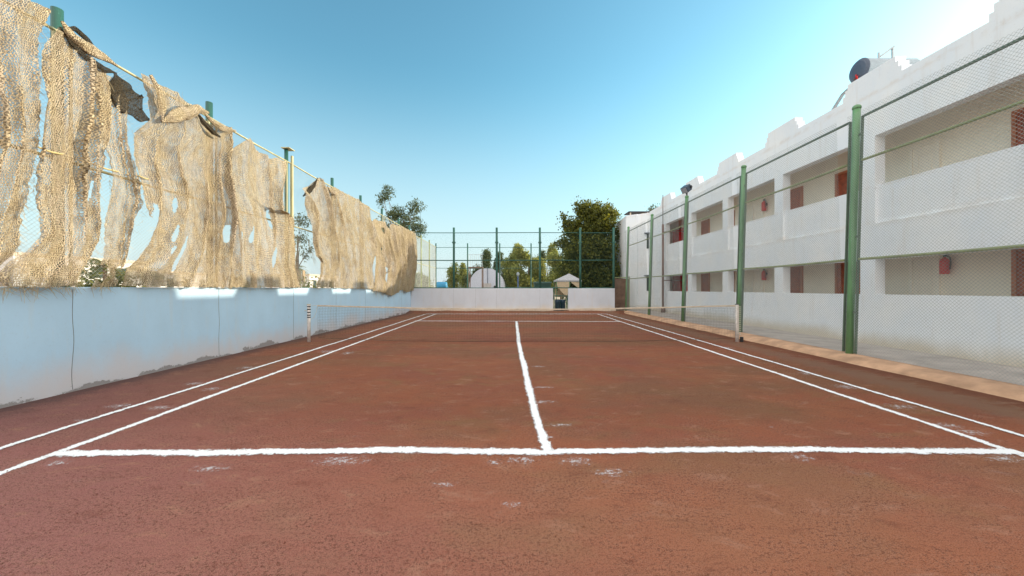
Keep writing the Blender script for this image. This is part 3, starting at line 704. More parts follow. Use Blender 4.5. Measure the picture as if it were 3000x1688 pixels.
def straw(label, top, bottom, left, right, seed, amp=0.07, folds=5, holes=(), off=0.0, m='straw', dens=0.017, shear=0.0, ragged=0.5):
    tm = [Vector(fpl(*p)) for p in top]; bm_ = [Vector(fpl(*p)) for p in bottom]
    lm = [Vector(fpl(*p)) for p in left]; rm = [Vector(fpl(*p)) for p in right]
    W = max(sum((b-a).length for a, b in zip(tm, tm[1:])), sum((b-a).length for a, b in zip(bm_, bm_[1:])))
    H = sum((b-a).length for a, b in zip(lm, lm[1:]))
    nu = max(8, int(W / dens)); nv = max(8, int(H / dens))
    T, B, Lf, Rt = resample(tm, nu+1), resample(bm_, nu+1), resample(lm, nv+1), resample(rm, nv+1)
    y0 = (Lf[0].x + Rt[-1].x) / 2
    g = MB(); vs = []; uv = {}; pix = []
    for j in range(nv+1):
        v = j / nv
        for i in range(nu+1):
            u = i / nu
            p = (1-v)*T[i] + v*B[i] + (1-u)*Lf[j] + u*Rt[j] - ((1-u)*(1-v)*T[0] + u*(1-v)*T[-1] + (1-u)*v*B[0] + u*v*B[-1])
            Y, z = p.x, p.y
            ph = folds * u * 6.283 + seed + 5.5 * noise.noise(Vector((u*1.7, v*1.2, seed))) + 1.6 * noise.noise(Vector((u*6, v*3.5, seed+2)))
            fa = 0.45 + 1.1 * max(0, 0.5 + noise.noise(Vector((u*folds*.6, v*1.1, seed+5))))
            env = (0.35 + 0.65 * math.sin(math.pi * min(1, v*0.85 + .1))) 
            d = amp * env * (1.15 * fa * (1 - abs(math.sin(ph/2))) ** 1.3 + 0.7 * noise.noise(Vector((Y*1.3, z*0.9, seed))))
            d += 0.018 * noise.noise(Vector((Y*9, z*5, seed))) + 0.05 * math.sin(math.pi * v)
            eb = 1.0 if min(i, nu-i) < 3 or min(j, nv-j) < 3 else 0.0
            jit = 0.012 * noise.noise(Vector((Y*7, z*7, seed+3))) + eb * 0.022 * noise.noise(Vector((Y*23, z*19, seed+8)))
            vs.append((-NXP + 0.035 + off + max(-0.02, d), Y + jit - 0, z + jit))
            uv[len(vs)-1] = (u*W*(1.15) + seed, -v*H*1.05)
            q = 6.42 * F / max(.1, Y); pix.append((1500 - q, 846 - (z - CH) * F / max(.1, Y)))
    fs = []
    for j in range(nv):
        for i in range(nu):
            a = j*(nu+1)+i
            if holes and inside(pix[a], holes): continue
            fs.append((a, a+1, a+nu+2, a+nu+1))
    g.v = [(x+6.4, y-y0, z-WT) for x, y, z in vs]; g.f = fs; g.uv = uv
    t = thing('straw_net', label, 'straw net', (-6.4, y0, WT), 'straw nets hung along the left fence')
    o = g.build('netting', M[m], t, smooth=True)
    # stray fibres standing out of the weave and hanging from both torn edges
    rn = random.Random(int(seed * 100)); g2 = MB(); Lc = Vector((-6.4, y0, WT))
    for q in range(int(W * H * 42)):
        if rn.random() < .45:
            jj = rn.randint(0, nv); ii = rn.choice((0, 1, nu-1, nu))
        else: jj = rn.randint(0, nv); ii = rn.randint(0, nu)
        k = jj*(nu+1)+ii
        if holes and inside(pix[k], holes): continue
        p = Vector(vs[k]) - Lc; l = rn.uniform(.05, .17); a = rn.gauss(-1.57, .9)
        e1 = p + Vector((rn.uniform(.01,.05), math.cos(a)*l*.5, math.sin(a)*l*.5)); e2 = p + Vector((rn.uniform(.0,.07), math.cos(a)*l + rn.gauss(0,.015), math.sin(a)*l))
        g2.tube([p, e1, e2], [.0022,.0020,.0010], 3, cap=False)
    g2.build('stray_fibres', M['stalk'], t)['kind'] = 'stuff'
    return t, vs, nu, nv
# loose straw ends hanging from an edge
def fringe(t, px0, py0, px1, py1, n, ln, seed, off=0.06, mname='straw_gold', dirx=0.3):
    rn = random.Random(seed); g = MB(); L = t.location; uv = {}
    for k in range(n):
        s = rn.random(); Y, z = fpl(px0+(px1-px0)*s, py0+(py1-py0)*s); l = ln * rn.uniform(.3, 1)
        a = rn.gauss(-1.57, 0.8); dx = rn.uniform(-.02, .10)
        p0 = Vector((-6.40+off, Y, z)); p1 = p0 + Vector((dx*.5, math.cos(a)*l*.5, math.sin(a)*l*.5)); p2 = p0 + Vector((dx, math.cos(a)*l*.9+rn.gauss(0,.02), math.sin(a)*l))
        g.tube([p0-L, p1-L, p2-L], [.0025, .002, .001], 3, cap=False)
    o = g.build('loose_straw', M['stalk'], t); o['kind'] = 'stuff'; return o

M['stalk'] = plain('dry straw stalk', (0.46, 0.36, 0.21), 0.9, var=0.4, bmp=0)
tA, *_ = straw('straw net hanging full height at the left edge, left of the first sky gap',
    [(-330,-190),(-150,-105),(-40,-52),(40,-6),(90,8),(128,27)], [(-330,838),(-150,838),(-60,815),(-25,790)],
    [(-330,-190),(-330,300),(-330,838)],
    [(128,27),(115,55),(85,109),(80,182),(76,298),(82,425),(58,529),(30,638),(36,717),(22,742),(-25,790)], 1.3, 0.09, 6)
fringe(tA, 80, 60, 75, 420, 60, .13, 3); fringe(tA, 60, 520, 20, 745, 60, .16, 4)
tB, *_ = straw('straw net draped beside the first tall green post, its foot blown left along the wall',
    [(152,80),(200,125),(245,170),(285,205)], [(-30,842),(40,842),(120,842),(206,838)],
    [(152,80),(109,128),(91,194),(86,340),(85,425),(82,547),(79,607),(91,686),(49,735),(0,765),(-30,800),(-30,842)],
    [(285,205),(302,261),(300,340),(288,400),(268,440),(262,547),(272,668),(264,717),(240,765),(222,795),(206,838)], 4.1, 0.10, 4, off=0.03,
    holes=[(100,470,3,26,8),(225,640,5,50,-4),(232,560,3,30,0)])
fringe(tB, 90, 200, 82, 560, 60, .14, 5); fringe(tB, 200, 765, 196, 838, 50, .25, 6); fringe(tB, -20, 842, 190, 842, 50, .22, 36, off=.05)
tC, *_ = straw('narrow straw net between two slits of sky, right of the first tall post',
    [(285,205),(310,215),(340,235),(368,300)], [(255,845),(285,838),(316,838),(334,836)],
    [(270,205),(262,261),(264,340),(272,400),(290,462),(298,540),(296,600),(294,680),(290,753),(278,790),(255,845)],
    [(368,300),(362,340),(360,400),(366,450),(376,522),(388,590),(372,650),(366,700),(358,750),(342,790),(334,836)], 2.2, 0.08, 3, m='straw_open',
    holes=[(288,800,24,26,0),(330,800,12,22,0)])
fringe(tC, 305, 470, 308, 750, 50, .12, 7); fringe(tC, 320, 780, 280, 836, 60, .25, 8)
tD, *_ = straw('broad straw net with a knotted fold at its top, left of the second tall post',
    [(398,215),(435,236),(500,272),(555,318),(602,362),(665,374)], [(345,838),(450,840),(560,841),(662,842)],
    [(398,215),(415,290),(422,350),(376,389),(373,456),(389,529),(401,644),(410,717),(389,760),(358,790),(345,838)],
    [(665,374),(660,425),(650,452),(648,493),(650,600),(655,700),(660,780),(662,842)], 5.6, 0.13, 4.5, off=0.02,
    holes=[(508,742,7,58,22),(475,685,4,26,10),(478,600,4,22,8),(412,620,4,26,-8),(405,640,5,30,5),(637,684,5,26,0),(470,735,3,18,18)])
fringe(tD, 375, 389, 402, 650, 50, .12, 9); fringe(tD, 350, 800, 640, 841, 90, .16, 10, off=.1)
tE, *_ = straw('straw net with a peaked top between the second tall post and the capped post',
    [(646,495),(665,440),(712,402),(740,438),(775,465),(800,462),(826,483)], [(655,842),(720,842),(800,843),(872,842)],
    [(646,495),(642,560),(646,640),(650,700),(652,780),(655,842)],
    [(826,483),(818,528),(813,568),(817,630),(838,636),(845,700),(850,780),(872,842)], 3.4, 0.14, 4, off=0.05,
    holes=[(787,755,4.5,30,6),(711,684,6,24,14),(684,694,4,18,4),(764,640,3,30,-8)])
fringe(tE, 815, 530, 815, 630, 40, .14, 11); fringe(tE, 848, 700, 868, 835, 50, .2, 12)
tF, *_ = straw('pleated straw net hung past the capped post, with a folded pointed top corner',
    [(868,552),(895,545),(918,520),(945,548),(974,549),(1000,566),(1024,575),(1050,590),(1076,606)], [(913,842),(960,843),(1010,845),(1092,848)],
    [(868,552),(872,575),(881,631),(892,697),(904,752),(917,768),(919,799),(911,826),(913,842)],
    [(1076,606),(1073,640),(1078,700),(1082,750),(1086,800),(1092,848)], 7.7, 0.20, 5, off=0.02, dens=0.022)
fringe(tF, 892, 697, 917, 770, 40, .3, 13)
tG, *_ = straw('farthest ragged straw net dipping below the wall top near the far left corner',
    [(1078,655),(1088,642),(1122,652),(1131,672),(1140,655),(1168,664),(1190,674),(1207,680)],
    [(1086,852),(1112,857),(1142,868),(1160,857),(1173,848),(1183,858),(1195,852),(1208,851)],
    [(1078,655),(1080,700),(1086,750),(1090,800),(1086,852)],
    [(1207,680),(1209,730),(1207,790),(1208,851)], 9.1, 0.24, 9, off=0.03, dens=0.03, m='straw_gold',
    holes=[(1109,755,6,42,-12),(1114,685,3,20,-15),(1122,815,3,22,0)])
fringe(tG, 1086, 852, 1208, 852, 90, .5, 14)

# folds at the top of the nets: rolled hems, a dark knot, dark rolls painting the shade under flaps
def roll(t, pts, rads, m, seed, flat=0.6, off=0.12):
    """crumpled roll of netting following photo points along the fence"""
    P = [Vector((-6.40+off, *fpl(*p))) for p in pts]; n = 40
    P2 = []; R2 = []
    for i in range(n+1):
        s = i/n*(len(P)-1); k = min(int(s), len(P)-2); f = s-k; f2 = f*f*(3-2*f)
        P2.append(P[k].lerp(P[k+1], f)); R2.append(rads[k]*(1-f2)+rads[k+1]*f2)
    L = t.location; g = MB(); uv = {}; ns = 18; vs = []; fs = []; ln = 0
    for i, (p, r_) in enumerate(zip(P2, R2)):
        d = (P2[min(i+1,n)]-P2[max(i-1,0)]).normalized(); u = d.cross(Vector((1,0,0))).normalized(); q = Vector((1,0,0))
        if i: ln += (p-P2[i-1]).length
        for k in range(ns+1):
            a = 6.283*k/ns; rr = r_*(1+0.55*noise.noise(Vector((math.cos(a)*1.5+seed, math.sin(a)*1.5, ln*5))))
            v = p + u*math.cos(a)*rr + q*math.sin(a)*rr*flat
            uv[len(vs)] = (ln + seed, k/ns*r_*6); vs.append(v-L)
    for i in range(n):
        for k in range(ns): a = i*(ns+1)+k; fs.append((a, a+1, a+ns+2, a+ns+1))
    g.v = [tuple(v) for v in vs]; g.f = fs; g.uv = uv
    return g.build('fold', M[m], t, smooth=True)
roll(tB, [(152,62),(180,105),(225,140),(275,165),(318,192)], [.02,.06,.085,.06,.015], 'straw_gold', 1.0)
roll(tB, [(150,78),(185,128),(230,170),(285,205),(320,215)], [.01,.03,.04,.045,.01], 'straw_dk_shade', 2.0, off=0.10)  # dark roll painting the shade beneath the golden flap
roll(tB, [(190,80),(215,85),(245,110),(275,140)], [.01,.04,.04,.01], 'straw_dk_shade', 2.6, off=0.0)
roll(tC, [(322,215),(340,260),(362,300),(392,335),(425,352)], [.03,.22,.25,.13,.02], 'straw_dk_shade', 3.0, flat=.2, off=0.06)
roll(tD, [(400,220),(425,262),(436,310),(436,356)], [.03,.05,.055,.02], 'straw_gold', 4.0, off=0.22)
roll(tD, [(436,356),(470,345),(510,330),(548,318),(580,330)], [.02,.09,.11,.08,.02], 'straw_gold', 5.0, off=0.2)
roll(tD, [(545,330),(565,360),(590,385),(615,402)], [.015,.05,.05,.02], 'straw_dk_shade', 6.0, off=0.2)  # shadowed fold, its shade put into the dark colour
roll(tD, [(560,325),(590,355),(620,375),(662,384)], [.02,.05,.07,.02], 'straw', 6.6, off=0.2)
roll(tE, [(648,425),(655,460),(645,495)], [.02,.05,.01], 'straw_dk_shade', 7.0, off=0.12)
roll(tF, [(872,575),(890,560),(905,545),(916,522)], [.02,.09,.05,.02], 'straw_dk_shade', 8.0, off=0.14, flat=.4)
roll(tF, [(935,545),(945,560),(957,567),(975,562)], [.02,.06,.06,.02], 'straw_gold', 9.0, off=0.25)
# yellow ties where the nets are lashed to the middle rail
for k, (a, b) in enumerate((((78,431),(150,452)),((235,478),(318,503)),((380,515),(412,525)))):
    pa, pb = fpl(*a), fpl(*b)
    o = MB().tube([(-6.27, pa[0], pa[1]), (-6.25, (pa[0]+pb[0])/2, (pa[1]+pb[1])/2-.02), (-6.27, pb[0], pb[1])], .013, 7).build('rope_tie', M['yellow'])
    tag(o, ['yellow rope lashing the net left of the first tall post', 'yellow rope across the slit right of the first tall post', 'yellow rope over the narrow slit under the dark knot'][k], 'rope', 'rope ties on the middle rail')

# ------------------------------------------------------------------ the white building
BX = 8.9; TH = 0.25; BYN = -6.0; BYF = 23.85; Z0 = 0.12
bd = thing('apartment_building', 'long two storey white building with open galleries and a stepped parapet right of the court', 'building', (BX, 10, 0)); L = bd.location
def bpart(name, g, m, bevel=0, smooth=False, par=None):
    g.v = [(x-L.x, y-L.y, z-L.z) for x, y, z in g.v]
    return g.build(name, M[m], par or bd, bevel=bevel, smooth=smooth)
far_edges = [9.04 + 3.08 * k for k in range(-5, 5)]          # far side of each opening
far_edges = [e for e in far_edges if e < 22]
g = MB()
for z0, z1 in ((Z0-.1, 1.36), (2.22, 3.1), (5.25, 6.48)):
    g.box(BX, BX+TH, BYN, BYF, z0, z1)
# pillars
edges = []
pe = BYN
for e in far_edges:
    a = e - 2.70; edges.append((a, e))
for z0, z1 in ((1.36, 2.22), (3.1, 5.25)):
    pe = BYN
    for a, e in edges:
        if a > pe: g.box(BX, BX+TH, pe, a, z0, z1)
        pe = e
    g.box(BX, BX+TH, pe, BYF, z0, z1)
bpart('facade', g, 'facade')
for a, e in edges:
    bpart('balustrade', MB().box(BX+.07, BX+.20, a, e, 3.1, 4.04), 'facade')
# merlons of the stepped parapet
for k in range(-1, 6):
    r0 = 8.42 + 3.04 * k; l0 = r0 + 1.50
    if k == 5: continue
    g = MB(); pts = [(r0, 6.48), (l0, 6.48), (l0, 6.62), (l0-.07, 6.62), (l0-.07, 6.76), (l0-.14, 6.76), (l0-.14, 6.90), (r0+.14, 6.90), (r0+.14, 6.76), (r0+.07, 6.76), (r0+.07, 6.62), (r0, 6.62)]
    g.prism([(y, z) for y, z in pts], 'x', BX, BX+TH)
    bpart('merlon', g, 'facade')
for k in (-2, -3, -4):
    r0 = 8.42 + 3.04 * k
    bpart('merlon', MB().box(BX, BX+TH, r0, r0+1.5, 6.48, 6.9), 'facade')
bpart('sun_blocker', MB().box(12.0, 14.6, 11.0, 13.4, 5.85, 7.76), 'facade')  # added unseen roof box that keeps sun off the low wall
# corridor
bpart('rear_wall', MB().box(10.15, 10.35, BYN, BYF+.2, Z0-.1, 5.7), 'cream')
bpart('gallery_floor', MB().box(BX+TH, 10.15, BYN, BYF, 2.74, 2.88), 'facade')
bpart('roof_slab', MB().box(BX+TH, 16, BYN, BYF-.02, 5.705, 5.85), 'facade')
bpart('main_block', MB().box(10.352, 16, BYN, BYF-.02, 0, 5.7), 'facade')
bpart('corridor_floor', MB().box(BX+TH, 10.15, BYN, BYF, 0.0, 0.125), 'facade')
# end block turning towards the court
g = MB(); zt = 6.42
P = [(BX, BYF), (8.32, 24.36), (8.26, 24.30), (7.68, 24.85), (7.9, 28), (12, 28), (12, BYF)]
g.prism(P[::-1], 'z', 0, zt); bpart('end_block', g, 'facade')
# faint blocked doorway on the end block and two narrow louvred windows
def on_face(p0, p1, s0, s1, z0, z1, t, m, name):
    a = Vector((*p0, 0)); b = Vector((*p1, 0)); d = (b-a).normalized(); nrm = Vector((d.y, -d.x, 0))
    if nrm.y > 0: nrm = -nrm
    g = MB(); q = [a+d*s0, a+d*s1]; vs = []
    for z in (z0, z1):
        vs += [q[0]+Vector((0,0,z)), q[1]+Vector((0,0,z)), q[1]+nrm*t+Vector((0,0,z)), q[0]+nrm*t+Vector((0,0,z))]
    g.add(vs, [(0,1,2,3),(4,5,6,7),(0,1,5,4),(1,2,6,5),(2,3,7,6),(3,0,4,7)]); return bpart(name, g, m)
for z0 in (0.5,):
    on_face((8.26,24.30),(7.68,24.85), .12, .62, z0, 2.6, .015, 'facade', 'blocked_door')
for z0, z1 in ((1.35, 2.30), (4.1, 5.05)):
    on_face((BX,BYF),(8.32,24.36), .03, .18, z0, z1, .03, 'dark_win', 'window')
    on_face((BX,BYF),(8.32,24.36), -.0, .30, z1+.02, z1+.08, .16, 'lamp_body', 'window_hood')
# doors
def door(y0, y1, zf, kind):
    X = 10.15
    fm = {'wood': 'wood_frame', 'white': 'door_white', 'red': 'door_red'}[kind]; pm = {'wood': 'wood_red', 'white': 'door_white', 'red': 'door_red'}[kind]
    g = MB(); h = 2.2; t = .07
    g.box(X-.05, X-.001, y0, y0+t, zf, zf+h); g.box(X-.05, X-.001, y1-t, y1, zf, zf+h); g.box(X-.05, X-.001, y0+t, y1-t, zf+h-t, zf+h)
    fr_ = bpart('door_frame', g, fm)
    g = MB(); g.box(X-.025, X-.001, y0+t, y1-t, zf+.01, zf+h-t)
    for (a, b) in ((zf+.18, zf+.95), (zf+1.1, zf+1.95)):
        w_ = (y1-y0-2*t)
        g.box(X-.036, X-.025, y0+t+.10, y1-t-.10, a, a+.03); g.box(X-.036, X-.025, y0+t+.10, y1-t-.10, b-.03, b)
        g.box(X-.036, X-.025, y0+t+.10, y0+t+.13, a+.03, b-.03); g.box(X-.036, X-.025, y1-t-.13, y1-t-.10, a+.03, b-.03)
    d = bpart('door', g, pm)
    hd = MB().tube([(X-.03, y0+t+.07, zf+1.02), (X-.075, y0+t+.07, zf+1.02), (X-.075, y0+t+.17, zf+1.02)], .011, 8)
    hd.v = [(x-L.x, y-L.y, z-L.z) for x, y, z in hd.v]; hd.build('handle', M['galv'], d)
for zf in (Z0, 2.88):
    for yc in (13.24, 11.14, 7.06, 4.96, 19.3, 17.2, 0.9, -1.2): door(yc-.4, yc+.4, zf, 'wood')
    for yc in (9.05, 15.18, 2.95): door(yc-.33, yc+.33, zf, 'white')
    door(21.3, 22.3, zf, 'red'); door(22.32, 23.2, zf, 'red')
# extinguishers
def extinguisher(y, z, lab):
    t = thing('fire_extinguisher', lab, 'fire extinguisher', (10.03, y, z), 'fire extinguishers on the gallery wall')
    prof = [(0, .075), (.012, .082), (.30, .082), (.34, .07), (.37, .035), (.39, .028)]
    MB().tube([(0,0,p[0]) for p in prof], [p[1] for p in prof], 16).build('cylinder', M['red'], t, smooth=True)
    g = MB().tube([(0,0,.39),(0,0,.43)], .022, 10); g.box(-.015,.015,-.09,.03,.43,.445); g.box(-.012,.012,-.08,.02,.46,.475); g.build('valve', M['black'], t)
    MB().tube([(0,-.03,.42),(0,-.11,.38),(-.01,-.13,.25),(-.01,-.115,.1)], .012, 8).build('hose', M['black'], t)
    MB().tube([(0,0,.12),(0,0,.25)], .0835, 16, cap=False).build('sticker', M['label_w'] if 0 else M['red'], t)
    MB().box(.07,.118,-.03,.03,.2,.3).build('bracket', M['black'], t)
extinguisher(8.55, 1.84, 'red fire extinguisher on the ground gallery wall at the right, beside the white door')
extinguisher(14.68, 1.84, 'red fire extinguisher on the ground gallery wall, in the bay behind the second green post')
extinguisher(14.68, 4.60, 'red fire extinguisher on the upper gallery wall, above another one')
# rusty pipe standing in front of the far end
t = thing('pipe', 'rusty brown vertical pipe rising past the roof at the far end of the building', 'pipe', (8.72, 21.3, .12))
MB().tube([(0,0,0),(0,0,5.1)], .06, 12).build('lower_pipe', M['brown_pipe'], t, smooth=True)
MB().tube([(0,0,5.1),(0,0,6.8)], .022, 8).build('upper_rod', M['brown_pipe'], t, smooth=True)
MB().tube([(0,0,0),(0,0,.25)], .12, 12).build('foot', M['brown_pipe'], t, smooth=True)
for z in (1.85, 4.65): MB().tube([(0,0,z),(.4,-.05,z+.02),(1.2,-.2,z+.02)], .025, 8).build('branch', M['brown_pipe'], t)

# solar water heater on the roof
t = thing('solar_water_heater', 'solar water heater with a round blue ended tank on the roof behind the parapet', 'water heater', (9.6, 10.2, 5.85)); 
zc = 7.53 - 5.85
prof = [(0.0,.29),(.02,.30),(.7,.30),(1.38,.30),(1.42,.27),(1.45,.15)]
MB().tube([(p[0],0,zc) for p in prof], [p[1] for p in prof], 28).build('tank', M['tank'], t, smooth=True)
MB().tube([(-.075,0,zc),(-.07,0,zc),(-.045,0,zc),(-.01,0,zc),(0.012,0,zc)], [.08,.15,.24,.295,.312], 28).build('end_cap', M['tank_end'], t, smooth=False)
for (yy_, zz) in ((-.03,-.14),(.05,-.16),(.01,-.08)): MB().tube([(-.03,yy_,zc+zz),(-.10,yy_-.02,zc+zz-.05),(-.06,yy_,zc+zz-.14)], .014, 6).build('fitting', M['red'] if zz > -.15 else M['brown_pipe'], t)
MB().tube([(-.05,0,zc-.3),(-.05,.45,zc-.42),(-.05,1.9,zc-1.75)], .042, 8).build('pipe', M['galv'], t)
MB().tube([(-.12,0,zc-.30),(.2,0,zc-.30)], .028, 8).build('pipe', M['galv'], t)
for x in (.55, .93):
    MB().tube([(x,0,zc+.28),(x,0,zc+(.50 if x < .6 else .62))], .026, 8).build('vent_pipe', M['galv'], t)
MB().tube([(.57,0,zc+.38),(.95,-.02,zc+.66)], .022, 8).build('vent_pipe', M['galv'], t)
g = MB(); g.add([(.15,.45,zc-.45),(1.45,.45,zc-.45),(1.45,1.75,zc-1.35),(.15,1.75,zc-1.35),(.15,.40,zc-.54),(1.45,.40,zc-.54),(1.45,1.70,zc-1.44),(.15,1.70,zc-1.44)],
                [(0,1,2,3),(7,6,5,4),(0,4,5,1),(1,5,6,2),(2,6,7,3),(3,7,4,0)]); g.build('collector', M['collector'], t)
g = MB()
for x in (.2, 1.3):
    for y in (-.2, .25): g.tube([(x,y,0),(x,y*.6,zc-.26)], .02, 6)
g.tube([(.2,-.2,.6),(.2,.25,.6)], .018, 6); g.build('stand', M['galv'], t)
MB().box(.02,.14,.95,1.6,zc-1.20,zc-.78).build('side_panel', M['coll_side'], t)
# shelter on the far end of the roof
t = thing('roof_shelter', 'dark flat topped shelter on the far end of the roof', 'shelter', (8.9, 26.2, 6.42))
MB().box(-.75,.75,-.5,.6,.42,.48).build('roof', M['dark_roof'], t)
for x in (-.6,.6):
    MB().box(x-.04,x+.04,-.4,-.32,0,.42).build('leg', M['ledge'], t)
MB().box(.25,.55,-.2,.4,0,.40).build('sunlit_end', M['orange'], t)  # block painted orange for the sunlit end of the shelter

# floodlight on the third post
t = thing('floodlight', 'dark floodlight tilted down on top of the third post of the right fence', 'floodlight', (RX + LN*5.4, 15.5, 5.42))
MB().tube([(0,0,0),(0,0,.12)], .03, 10).build('stem', M['black'], t)
g = MB(); g.tube([(.0,-.12,.30),(.0,-.12,.12),(.0,.12,.12),(.0,.12,.30)], .014, 6); g.build('bracket', M['black'], t)
hb = MB(); hb.box(-.20,.10,-.15,.15,-.13,.13); o = hb.build('housing', M['lamp_body'], t, bevel=.02); o.location = (0,0,.30); o.rotation_euler = (0, R(-35), R(25))
gl = MB(); gl.box(-.215,-.201,-.13,.13,-.11,.11); o2 = gl.build('glass', M['lamp_glass'], o)
g = MB(); [g.box(.10,.15,y-.006,y+.006,-.10,.10) for y in (-.1,-.05,0,.05,.1)]; g.build('cooling_fins', M['lamp_body'], o)
MB().box(.02,.10,-.19,-.151,-.05,.05).build('hinge', M['black'], o)

# ------------------------------------------------------------------ trees
def foliage(blobs, n, size, seed, clump=0.35, per=14, narrow=1.0):
    """blobs: (x,y,z,rx,ry,rz,weight); leaves sit in clumps near blob surfaces"""
    rn = random.Random(seed); g = MB(); V = []; Fc = []
    tot = sum(b[6] for b in blobs); nc = n // per
    for b in blobs:
        for c in range(int(nc * b[6] / tot)):
            while True:
                v = Vector((rn.gauss(0,1), rn.gauss(0,1), rn.gauss(0,1)))
                if v.length > .01: break
            v.normalize(); rr = rn.random() ** 0.45 * (1 + .18 * noise.noise(v * 2.2 + Vector((seed, b[0], 0))))
            cx, cy, cz_ = b[0] + v.x*rr*b[3], b[1] + v.y*rr*b[4], b[2] + v.z*rr*b[5]
            k = rn.uniform(.5, 1.2) * clump; droop = rn.uniform(0, .4)
            for l in range(per):
                x = cx + rn.gauss(0, k*.5); y = cy + rn.gauss(0, k*.5); z = cz_ + rn.gauss(0, k*.42)
                s = size * rn.uniform(.55, 1.25)
                d = Vector((rn.gauss(0,1), rn.gauss(0,1), rn.gauss(-droop,.8))).normalized(); w_ = d.cross(Vector((rn.gauss(0,1), rn.gauss(0,1), rn.gauss(0,1)))).normalized() * s * .42 * narrow
                p = Vector((x,y,z)); q = p + d * s
                nn = len(V); V.extend([p, p + d*s*.5 + w_, q, p + d*s*.5 - w_]); Fc.append((nn,nn+1,nn+2,nn+3))
    g.v = [tuple(v) for v in V]; g.f = Fc; return g
def tree(name, label, loc, blobs, n, size, leaf, trunk_r, seed, limbs=6, clump=.35, group=None, narrow=1.0, top=None, per=14):
    t = thing(name, label, 'tree', loc, group); rn = random.Random(seed)
    foliage(blobs, n, size, seed, clump, per=per, narrow=narrow).build('crown', M[leaf], t)
    g = MB(); zc_ = sum(b[2]*b[6] for b in blobs) / sum(b[6] for b in blobs)
    g.tube([(0,0,-.05),(.06*rn.uniform(-1,1),0,zc_*.35),(.15*rn.uniform(-1,1),.05,zc_*.7),(.1,0,zc_)], [trunk_r*1.25, trunk_r, trunk_r*.75, trunk_r*.4], 9)
    for k in range(limbs):
        b = blobs[k % len(blobs)]; e = Vector((b[0]+rn.uniform(-.6,.6)*b[3], b[1]+rn.uniform(-.6,.6)*b[4], b[2]+rn.uniform(-.3,.6)*b[5])); s = Vector((.03,0,zc_*rn.uniform(.35,.8)))
        m_ = s.lerp(e, .5) + Vector((rn.uniform(-.2,.2), rn.uniform(-.2,.2), .15))
        g.tube([s, m_, e], [trunk_r*.45, trunk_r*.28, trunk_r*.08], 6)
    g.build('trunk', M['trunk'], t, smooth=True); return t
tree('ficus_tree', 'big dark dense tree behind the short far wall, lit yellow at its upper right', (5.7, 27.2, 0),
     [(-.7,0,2.2,1.9,1.6,1.9,3.2),(.7,0,2.3,1.6,1.6,2.0,3.2),(0,0,4.3,2.0,1.8,1.4,3),(-.2,0,5.7,1.6,1.5,1.2,1.6),(.6,-.1,6.4,1.45,1.3,1.3,1.4),(0,0,7.2,.95,.9,.7,.4),(-1.5,0,6.0,.45,.5,.7,.15),(-.5,0,7.4,.3,.3,.6,.08),(1.3,0,7.3,.3,.3,.6,.08),(-2.0,0,4.9,.5,.5,.4,.12),(1.9,0,5.4,.4,.5,.6,.14),(-1.9,0,6.6,.25,.25,.45,.05),(1.7,0,7.0,.25,.3,.4,.06),(-.9,0,7.6,.2,.2,.4,.04)],
     62000, .15, 'leaf_dark', .22, 3, 10, .36)
tree('gum_tree', 'airy grey green tree showing above the farthest straw nets at the left corner', (-7.9, 26.6, 0),
     [(.4,0,6.2,1.2,1.0,.75,1.6),(-.4,0,6.9,.8,.8,.6,1.0),(-1.1,0,8.4,.45,.4,.6,.45),(-1.5,0,7.9,.4,.4,.6,.3),(.9,0,7.4,.7,.6,.5,.6),(1.2,0,5.7,.5,.5,.55,.5),(-1.4,0,5.9,.8,.8,.9,.7),(-.2,0,4.2,1.0,.9,1.0,.7),(-2.6,0,6.3,.4,.4,.8,.25)],
     8500, .14, 'leaf_gum', .10, 5, 14, .22, narrow=.55, per=12)
tree('gum_tree', 'slender gum tree seen through the gap right of the capped post', (-8.6, 14.6, 0),
     [(.25,0,4.2,.35,.35,.35,.8),(.1,0,3.5,.4,.4,.4,.9),(.5,0,3.0,.3,.3,.35,.5)], 900, .10, 'leaf_gum', .05, 6, 5, .14, narrow=.5, per=10)
tree('gum_tree', 'light green tree squeezed between the dark tree and the end of the building', (8.6, 30.2, 0),
     [(0,0,5.2,.8,.8,2.2,2),(.2,0,2.6,.8,.8,1.6,1.2),(-.1,0,7.2,.4,.5,.7,.3)], 5000, .13, 'leaf_gum', .12, 8, 8, .25, narrow=.6)
tree('gum_tree', 'leafy tree top showing over the far end of the roof', (11.4, 29.0, 0),
     [(0,0,6.0,1.3,1.3,1.7,2),(-.2,0,7.6,.6,.5,.5,.35)], 5000, .13, 'leaf_gum', .15, 9, 8, .25, narrow=.6)
tree('shade_tree', 'tree standing behind the far half of the building', (13.6, 26.5, 0),
     [(0,0,6.2,1.9,1.9,2.0,2),(-.9,-1.6,6.4,1.2,1.2,1.4,1)], 6500, .15, 'leaf_gum', .18, 10, 8, .3)
